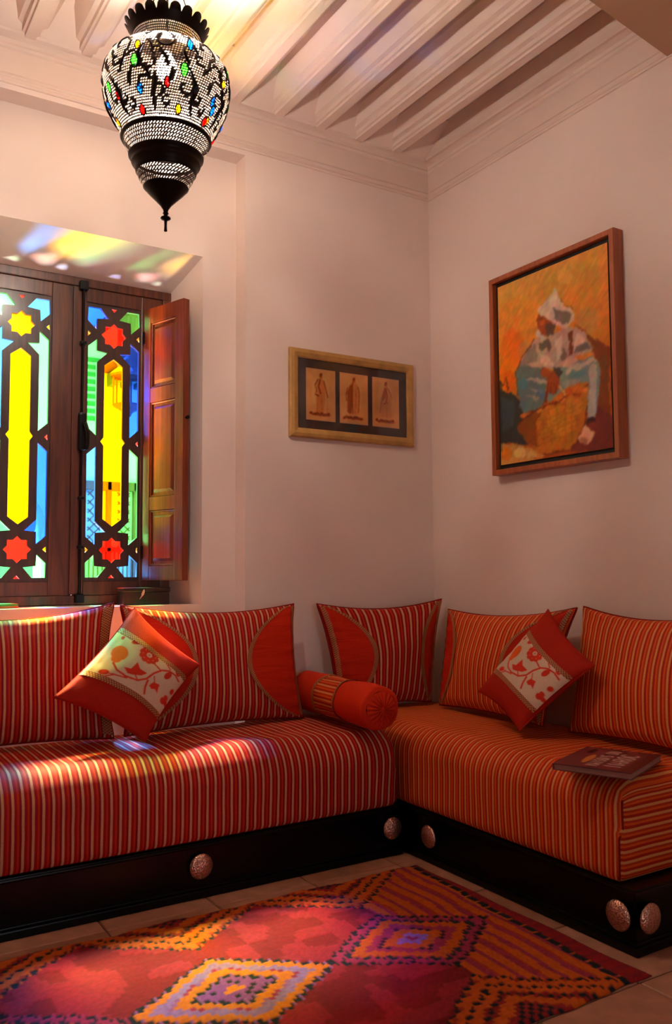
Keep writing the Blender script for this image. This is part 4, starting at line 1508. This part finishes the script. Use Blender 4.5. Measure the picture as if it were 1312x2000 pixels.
# ================================================================== pierced brass lantern
LX, LY = -1.957, -1.10
la = empty('hanging_lantern', (LX, LY, 2.305))
tag(la, 'pierced brass lantern with coloured glass gems hanging from the ceiling', 'lantern')
zo = 2.305
body = [(2.612, .136), (2.64, .154), (2.67, .171), (2.70, .186), (2.73, .197), (2.765, .204), (2.80, .2055), (2.831, .201), (2.858, .188), (2.880, .165), (2.892, .135), (2.897, .100)]
def rad(z, prof):
    return float(np.interp(z, [p[0] for p in prof], [p[1] for p in prof]))
curves = []        # (theta, height, half width) samples of every drawn curl and leaf
paths = []
def add_path(pts, wd):
    paths.append((pts, wd))
    for i in range(len(pts) - 1):
        for q in range(4):
            f = q / 4
            curves.append((pts[i][0] * (1 - f) + pts[i + 1][0] * f, pts[i][1] * (1 - f) + pts[i + 1][1] * f, wd[i] * (1 - f) + wd[i + 1] * f))
def spiral(c, z, R, turn, a0, hand, wd=.0022):
    n = 16
    pts = []
    for i in range(n):
        t = i / (n - 1)
        a = a0 + hand * turn * t
        r_ = R * (1 - .62 * t)
        pts.append((c + r_ * math.cos(a) / .19, z + r_ * math.sin(a)))
    add_path(pts, [wd * (1.2 - .5 * abs(2 * i / (n - 1) - 1)) for i in range(n)])
def leafy(c, z, L, lean, curve, wd):
    n = 9
    pts = []
    for i in range(n):
        t = i / (n - 1) - .5
        pts.append((c + (lean * t + curve * (t * t - .08)) / .19, z + L * t))
    add_path(pts, [wd * max(.12, math.sin(PI * (i + .4) / (n - .2))) for i in range(n)])
for k in range(9):
    c = 2 * PI * k / 9 + .12
    h = 1 if k % 2 else -1
    spiral(c, 2.835, .036, 5.0, -1.2 * h, h)
    spiral(c + .22 * h, 2.765, .034, 4.6, 2.2, -h)
    spiral(c + .36, 2.700, .027, 4.4, .4, h)
    spiral(c + .05, 2.655, .016, 5.0, 1.4, -h, .0018)
    spiral(c + .40, 2.868, .018, 4.8, 2.0, -h, .0018)
    leafy(c + .33, 2.790, .055, .018 * h, .030, .0058)
    leafy(c - .16, 2.700, .060, -.016 * h, -.034, .0055)
    leafy(c + .12, 2.725, .042, .012, .020 * h, .0046)
    leafy(c + .52, 2.660, .052, .010 * h, .024, .0050)
    leafy(c + .02, 2.775, .048, .022 * h, -.026, .0050)
    leafy(c + .44, 2.735, .044, -.020, .026 * h, .0044)
    spiral(c + .58, 2.790, .020, 5.0, -.6, h, .0020)
    spiral(c + .62, 2.680, .020, 4.6, 2.6, -h, .0020)
    leafy(c + .62, 2.845, .036, .012, .018, .0040)
    leafy(c + .50, 2.815, .036, -.014, -.020 * h, .0042)
CV = np.array(curves)
def in_scroll(th, z):
    dt = np.abs((CV[:, 0] - th + PI) % (2 * PI) - PI) * .19
    dz = CV[:, 1] - z
    return bool(np.any(dt * dt + dz * dz < (CV[:, 2] + .0024) ** 2))
def pierced(name, prof, ntheta, nz, solid, mat, slot=(.70, .62), skew=.28, th0=0.0, thick=.0012):
    """sheet of metal with a real hole in every open cell"""
    vs, fs = [], []
    z0, z1 = prof[0][0], prof[-1][0]
    # arc-length spaced rows
    zsamp = np.linspace(z0, z1, 400); rs = np.array([rad(z, prof) for z in zsamp])
    s = np.concatenate([[0], np.cumsum(np.hypot(np.diff(zsamp), np.diff(rs)))])
    zr = np.interp(np.linspace(0, s[-1], nz + 1), s, zsamp)
    def P(tt, zf):
        zi = int(min(nz - 1, math.floor(zf))); f = zf - zi
        z = zr[zi] * (1 - f) + zr[zi + 1] * f
        r = rad(z, prof)
        th = 2 * PI * (tt + .5 * (zf * .5)) / ntheta + th0
        return (r * math.cos(th), r * math.sin(th), z - zo)
    grid = {}
    def V(i, j):
        k = (i % ntheta, j)
        if k not in grid:
            grid[k] = len(vs); vs.append(P(k[0], j))
        return grid[k]
    for j in range(nz):
        for i in range(ntheta):
            a, b, c, d = V(i, j), V(i + 1, j), V(i + 1, j + 1), V(i, j + 1)
            th = (2 * PI * (i + .5 + .25 * (j + .5)) / ntheta + th0) % (2 * PI); z = (zr[j] + zr[j + 1]) / 2
            if solid(th, z, j):
                fs.append((a, b, c, d)); continue
            hu, hv = slot[0] / 2, slot[1] / 2
            n0 = len(vs)
            for du, dv in ((-hu, -hv), (hu, -hv), (hu, hv), (-hu, hv)):
                vs.append(P(i + .5 + du + dv * skew, j + .5 + dv))
            e, f, g, h = n0, n0 + 1, n0 + 2, n0 + 3
            fs += [(a, b, f, e), (b, c, g, f), (c, d, h, g), (d, a, e, h)]
    return pyobj(name, vs, fs, mat, la)
M_shell = plain('pierced brass sheet', (70, 54, 40), 0.55, 0.2, nscale=40)
pierced('pierced_body', body, 150, 46, lambda th, z, j: j in (0, 45) or in_scroll(th, z), M_shell, (.50, .50), .6)
pierced('pierced_band', [(2.556, .1175), (2.580, .130), (2.606, .1405)], 84, 5, lambda th, z, j: False, M_shell, (.42, .66), .9)
pierced('pierced_band', [(2.452, .071), (2.475, .086), (2.497, .094)], 52, 4, lambda th, z, j: False, M_shell, (.34, .72), .9)
pierced('pierced_neck', [(2.897, .100), (2.914, .099), (2.934, .104), (2.955, .112)], 104, 8, lambda th, z, j: j == 0, M_shell, (.52, .5))
def lathe_part(name, prof, mat=M_brass, n=64):
    bm = bmesh.new()
    add_lathe(bm, [(r, z - zo) for z, r in prof], n)
    return obj(name, bm, mat, la, True)
lathe_part('collar_ring', [(2.604, .138), (2.606, .145), (2.612, .148), (2.618, .145), (2.620, .139), (2.612, .134), (2.604, .138)])
lathe_part('stepped_ring', [(2.558, .116), (2.555, .122), (2.550, .121), (2.545, .113), (2.536, .110), (2.530, .112), (2.526, .110), (2.520, .103), (2.510, .100), (2.500, .098), (2.496, .094)])
lathe_part('base_cone', [(2.454, .072), (2.451, .074), (2.447, .070), (2.430, .055), (2.410, .035), (2.392, .018), (2.378, .009), (2.370, .0075), (2.366, .010), (2.362, .0065), (2.356, .007), (2.353, .015), (2.349, .017), (2.346, .014), (2.343, .005), (2.325, .0042), (2.312, .005), (2.307, .0055), (2.304, .0)], n=32)
# scalloped crown
vs, fs = [], []
NS, seg = 20, 8
nt_ = NS * seg
prof_c = [(2.953, .111), (2.962, .115), (2.972, .120), (2.981, .125)]
for z, r in prof_c:
    for k in range(nt_):
        th = 2 * PI * k / nt_
        vs.append((r * math.cos(th), r * math.sin(th), z - zo))
for k in range(nt_):     # scallop tips
    th = 2 * PI * k / nt_
    ph = (k % seg) / seg
    l = math.sqrt(max(0, 1 - (2 * ph - 1) ** 2)) if (k % seg) else 0.0
    r = .125 + .014 * l; z = 2.981 + .022 * l
    vs.append((r * math.cos(th), r * math.sin(th), z - zo))
for j in range(4):
    for k in range(nt_):
        fs.append((j * nt_ + k, j * nt_ + (k + 1) % nt_, (j + 1) * nt_ + (k + 1) % nt_, (j + 1) * nt_ + k))
cr = pyobj('scalloped_crown', vs, fs, M_brass, la, True)
sm = cr.modifiers.new('thickness', 'SOLIDIFY'); sm.thickness = .0015
# raised filigree curls
bm = bmesh.new()
def onbody(th, z, o=.002):
    r = rad(z, body) + o
    return (r * math.cos(th), r * math.sin(th), z - zo)
for pts, wd in paths:
    add_tube(bm, [onbody(t_, min(2.890, z_), .0015) for t_, z_ in pts], wd, 5)
tag(obj('filigree', bm, M_brass, la, True), kind='stuff')
# glass gems in brass settings
def gem_mat(name, c):
    m = bpy.data.materials.new(name); m.use_nodes = True
    nt = m.node_tree; b = nt.nodes['Principled BSDF']
    nt.nodes.remove(b)
    out = nt.nodes['Material Output']
    tr = N(nt, 'ShaderNodeBsdfTranslucent'); tr.inputs['Color'].default_value = (*c, 1)
    tp = N(nt, 'ShaderNodeBsdfTransparent'); tp.inputs['Color'].default_value = (*c, 1)
    gl = N(nt, 'ShaderNodeBsdfGlossy', Roughness=.1)
    m1 = N(nt, 'ShaderNodeMixShader'); m1.inputs[0].default_value = .45
    m2 = N(nt, 'ShaderNodeMixShader'); m2.inputs[0].default_value = .08
    nt.links.new(tp.outputs[0], m1.inputs[1]); nt.links.new(tr.outputs[0], m1.inputs[2])
    nt.links.new(m1.outputs[0], m2.inputs[1]); nt.links.new(gl.outputs[0], m2.inputs[2])
    nt.links.new(m2.outputs[0], out.inputs[0])
    return m
GM = dict(yellow=gem_mat('yellow gem', (1, .60, .02)), green=gem_mat('green gem', (.15, .8, .12)), blue=gem_mat('blue gem', (.02, .30, .95)), red=gem_mat('red gem', (1, .04, .03)))
gems = [('yellow', -136, 2.814, 1), ('yellow', -97, 2.640, 1), ('yellow', -50, 2.761, 1), ('yellow', 173, 2.640, 1),
        ('green', -139, 2.765, 1.35), ('green', -95, 2.745, 1.35), ('green', -175, 2.726, 1.1), ('green', -42, 2.812, 1),
        ('blue', -90, 2.828, 1.2), ('blue', -82, 2.699, 1), ('blue', -137, 2.690, 1.1), ('blue', -55, 2.673, 1), ('blue', 171, 2.695, 1),
        ('red', -110, 2.703, 1), ('red', -165, 2.691, 1.05), ('red', -139, 2.636, 1), ('red', -60, 2.636, 1)]
for q, (k, th, z, s) in enumerate(list(gems)):
    if -150 < th < -40 or th > 160:
        gems.append((k, th + 130, z, s))
for th in range(0, 0, 28):
    gems.append((('yellow', 'blue', 'green', 'red')[(th // 28) % 4], th, 2.87, 1))
for k, th, z, s in gems:
    a = math.radians(th)
    nrm = Vector((math.cos(a), math.sin(a), 0))
    up = Vector(onbody(a, z + .004)) - Vector(onbody(a, z - .004)); up.normalize()
    side = up.cross(nrm).normalized(); nn = side.cross(up)
    if nn.dot(nrm) < 0: nn = -nn
    c0 = Vector(onbody(a, z, .001))
    w, h = .0085 * s, .0150 * s
    bm = bmesh.new()
    ring = [c0 + side * (w * math.sin(t)) * (1 - .25 * abs(math.cos(t))) + up * (h * math.cos(t)) for t in [2 * PI * i / 12 for i in range(12)]]
    rv = [bm.verts.new(p) for p in ring]; tv = bm.verts.new(c0 + nn * .006)
    rv2 = [bm.verts.new(c0 + (p - c0) * .62 + nn * .0048) for p in ring]
    for i in range(12):
        j = (i + 1) % 12
        bm.faces.new((rv[i], rv[j], rv2[j], rv2[i])); bm.faces.new((rv2[i], rv2[j], tv))
    bm.faces.new([bm.verts.new(p - nn * .001) for p in ring][::-1])
    go = obj('gem', bm, GM[k], la, False)
    go['label'] = k + ' glass gem'
    bm = bmesh.new(); add_tube(bm, [c0 + (p - c0) * 1.12 for p in ring], .0022, 5, closed=True)
    obj('gem_setting', bm, M_brass, go, True)
# bulb and lamp light
m_b, nt_b, b_b = new_mat('lit frosted bulb')
nt_b.nodes.remove(b_b)
_t = N(nt_b, 'ShaderNodeBsdfTransparent'); _e = N(nt_b, 'ShaderNodeEmission')
_e.inputs['Color'].default_value = (1.0, .82, .60, 1); _e.inputs['Strength'].default_value = 40.0
_a = N(nt_b, 'ShaderNodeAddShader')
nt_b.links.new(_t.outputs[0], _a.inputs[0]); nt_b.links.new(_e.outputs[0], _a.inputs[1])
nt_b.links.new(_a.outputs[0], nt_b.nodes['Material Output'].inputs[0])
bm = bmesh.new()
add_lathe(bm, [(0, .510), (.016, .513), (.028, .525), (.034, .545), (.031, .570), (.020, .590), (.014, .605), (0, .607)], 28)
obj('bulb', bm, m_b, la, True)
bm = bmesh.new()
add_lathe(bm, [(0, .605), (.016, .605), (.017, .645), (.010, .655), (.004, .660), (.004, .960), (0, .960)], 20)
obj('socket', bm, M_brass, la, True)
lamp = add_light('lantern_bulb_light', 'POINT', (LX, LY, zo + .55), 180.0, (1.0, .87, .75), shadow_soft_size=.03)
# three stays from the crown to the chain, chain to a ceiling hook
bm = bmesh.new()
for k in range(3):
    a = 2 * PI * k / 3
    add_tube(bm, [(.112 * math.cos(a), .112 * math.sin(a), .650), (0, 0, .98)], .002, 6)
obj('stay', bm, M_brass, la, True)
bm = bmesh.new()
z = .975
k = 0
while z < 3.60 - zo - .03:
    pts = []
    for q in range(12):
        t = 2 * PI * q / 12
        x, y = .008 * math.cos(t), .016 * math.sin(t)
        pts.append((x, 0, z + .012 + y) if k % 2 else (0, x, z + .012 + y))
    add_tube(bm, pts, .0018, 5, closed=True)
    z += .026; k += 1
obj('chain', bm, M_brass, la, True)
bm = bmesh.new(); add_lathe(bm, [(0, 3.58 - zo), (.010, 3.582 - zo), (.045, 3.60 - zo), (.050, 3.6195 - zo), (0, 3.6195 - zo)], 28)
obj('ceiling_rose', bm, M_brass, la, True)

# ================================================================== courtyard outside the window
gr = structure(box('ground', plain('courtyard paving', (226, 210, 186), .7, nscale=3), None, -9, 7, EXT, 14, -.3, -.1, 0), 'sunlit pale courtyard paving')
# opposite facade with a tall horseshoe arch opening
def arch_loop(cx, w, z0, zs, n=18, k=1.12):
    pts = [(cx - w, z0), (cx - w, zs)]
    R = w * k
    import math as _m
    a0 = _m.acos(w / R)
    cz = zs + R * _m.sin(a0)
    for i in range(n + 1):
        a = PI + a0 - (PI + 2 * a0) * i / n
        pts.append((cx + R * _m.cos(a), cz + R * _m.sin(a)))
    pts += [(cx + w, zs), (cx + w, z0)]
    return pts[::-1]
FY = 6.0
fac = empty('courtyard_house', (0, FY, -.1))
tag(fac, 'white courtyard house seen through the coloured panes of the window', 'building')
filled('facade', [[(-8, -.0), (6, -.0), (6, 5.3), (-8, 5.3)], arch_loop(-.98, .26, .3, 1.75), arch_loop(.95, .5, .3, 2.3)], .4, M_ext, fac, (0, .2, 0), (1, 0, 0), (0, 0, 1))
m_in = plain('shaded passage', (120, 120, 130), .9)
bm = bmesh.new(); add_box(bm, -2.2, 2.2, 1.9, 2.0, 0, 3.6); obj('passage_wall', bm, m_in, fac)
M_cedar = wood('carved cedar screen', (96, 50, 22), (140, 80, 40), .6)
# carved wooden screen door
bm = bmesh.new()
x0, x1, z0, z1 = -.32, .34, .6, 2.35
for a, b, c, d in ((x0, x0 + .05, z0, z1), (x1 - .05, x1, z0, z1), (x0, x1, z0, z0 + .06), (x0, x1, z1 - .10, z1), (x0, x1, 1.55, 1.60), (-.02, .03, z0, z1)):
    add_box(bm, a, b, -.10, -.02, c, d, .004)
obj('screen_frame', bm, M_cedar, fac)
bm = bmesh.new()
for cx_ in (-.16, .18):
    for i in range(7):
        for sgn in (1, -1):
            zc_ = 1.66 + i * .10
            add_box(bm, -.10, .10, -.012, .012, -.007, .007, 0, 2, Matrix.Translation((cx_, -.06, zc_)) @ Matrix.Rotation(sgn * .78, 4, 'Y'))
    for i in range(5):
        add_tube(bm, [(cx_ - .10 + .05 * i, -.06, .66), (cx_ - .10 + .05 * i, -.06, 1.56)], .010, 6)
obj('screen_lattice', bm, M_cedar, fac)
# rafters and gallery roof at upper right
M_green = plain('green painted timber', (60, 110, 62), .7, nscale=8)
bm = bmesh.new(); add_box(bm, -.14, 3.0, -.9, 0, 3.62, 3.70, .01); add_box(bm, -.18, 3.0, -.96, -.90, 3.36, 4.3, .01); obj('gallery_roof', bm, M_cedar, fac)
for i in range(12):
    bm = bmesh.new(); add_box(bm, -.02 + .16 * i, .05 + .16 * i, -.89, 0, 3.46, 3.61, .008); obj('rafter', bm, M_green, fac)
for i in range(9):
    bm = bmesh.new(); add_box(bm, -.36, -.08, -.03, -.002, 3.05 + .085 * i, 3.10 + .085 * i, .004); obj('louvre_slat', bm, M_green, fac)
bm = bmesh.new()
add_lathe(bm, [(0, .6), (.085, .6), (.085, .66), (.06, .70), (.055, 1.15), (.07, 1.20), (.095, 1.28), (.10, 1.33), (0, 1.33)], 24, (.20, -.30, -.1))
obj('column', bm, M_ext, fac, True)
bm = bmesh.new(); add_box(bm, -.30, 3.0, -1.36, -1.24, 3.945, 4.06, .008); add_box(bm, 2.6, 2.75, -1.3, .0, 3.95, 4.05, .008); add_box(bm, -.28, -.20, -1.3, 0, 3.95, 4.05, .008); obj('tie_beam', bm, M_cedar, fac)
# lantern hanging in the courtyard
cl = empty('courtyard_lantern', (-.188, 4.7, 2.89))
tag(cl, 'small open lantern hanging in the courtyard beyond the right window leaf', 'lantern')
bm = bmesh.new()
add_lathe(bm, [(0, -.12), (.03, -.10), (.05, -.06), (.12, -.02), (.16, 0), (.16, .02), (.14, .02), (.14, 0), (0, 0)], 8)
obj('tray', bm, M_cedar, cl)
bm = bmesh.new()
for k in range(6):
    a = PI * k / 3
    add_tube(bm, [(.15 * math.cos(a), .15 * math.sin(a), .01), (.15 * math.cos(a), .15 * math.sin(a), .30)], .010, 6)
obj('bars', bm, M_cedar, cl)
bm = bmesh.new(); add_lathe(bm, [(.18, .30), (.18, .33), (.10, .40), (.06, .48), (.02, .52), (0, .52)], 8); add_tube(bm, [(0, 0, .50), (0, 0, .96)], .006, 6)
obj('roof', bm, M_cedar, cl)
# side walls of the courtyard
structure(box('wall_courtyard', M_ext, None, -9, -8.7, EXT, 14, -.3, 5.2, 0))
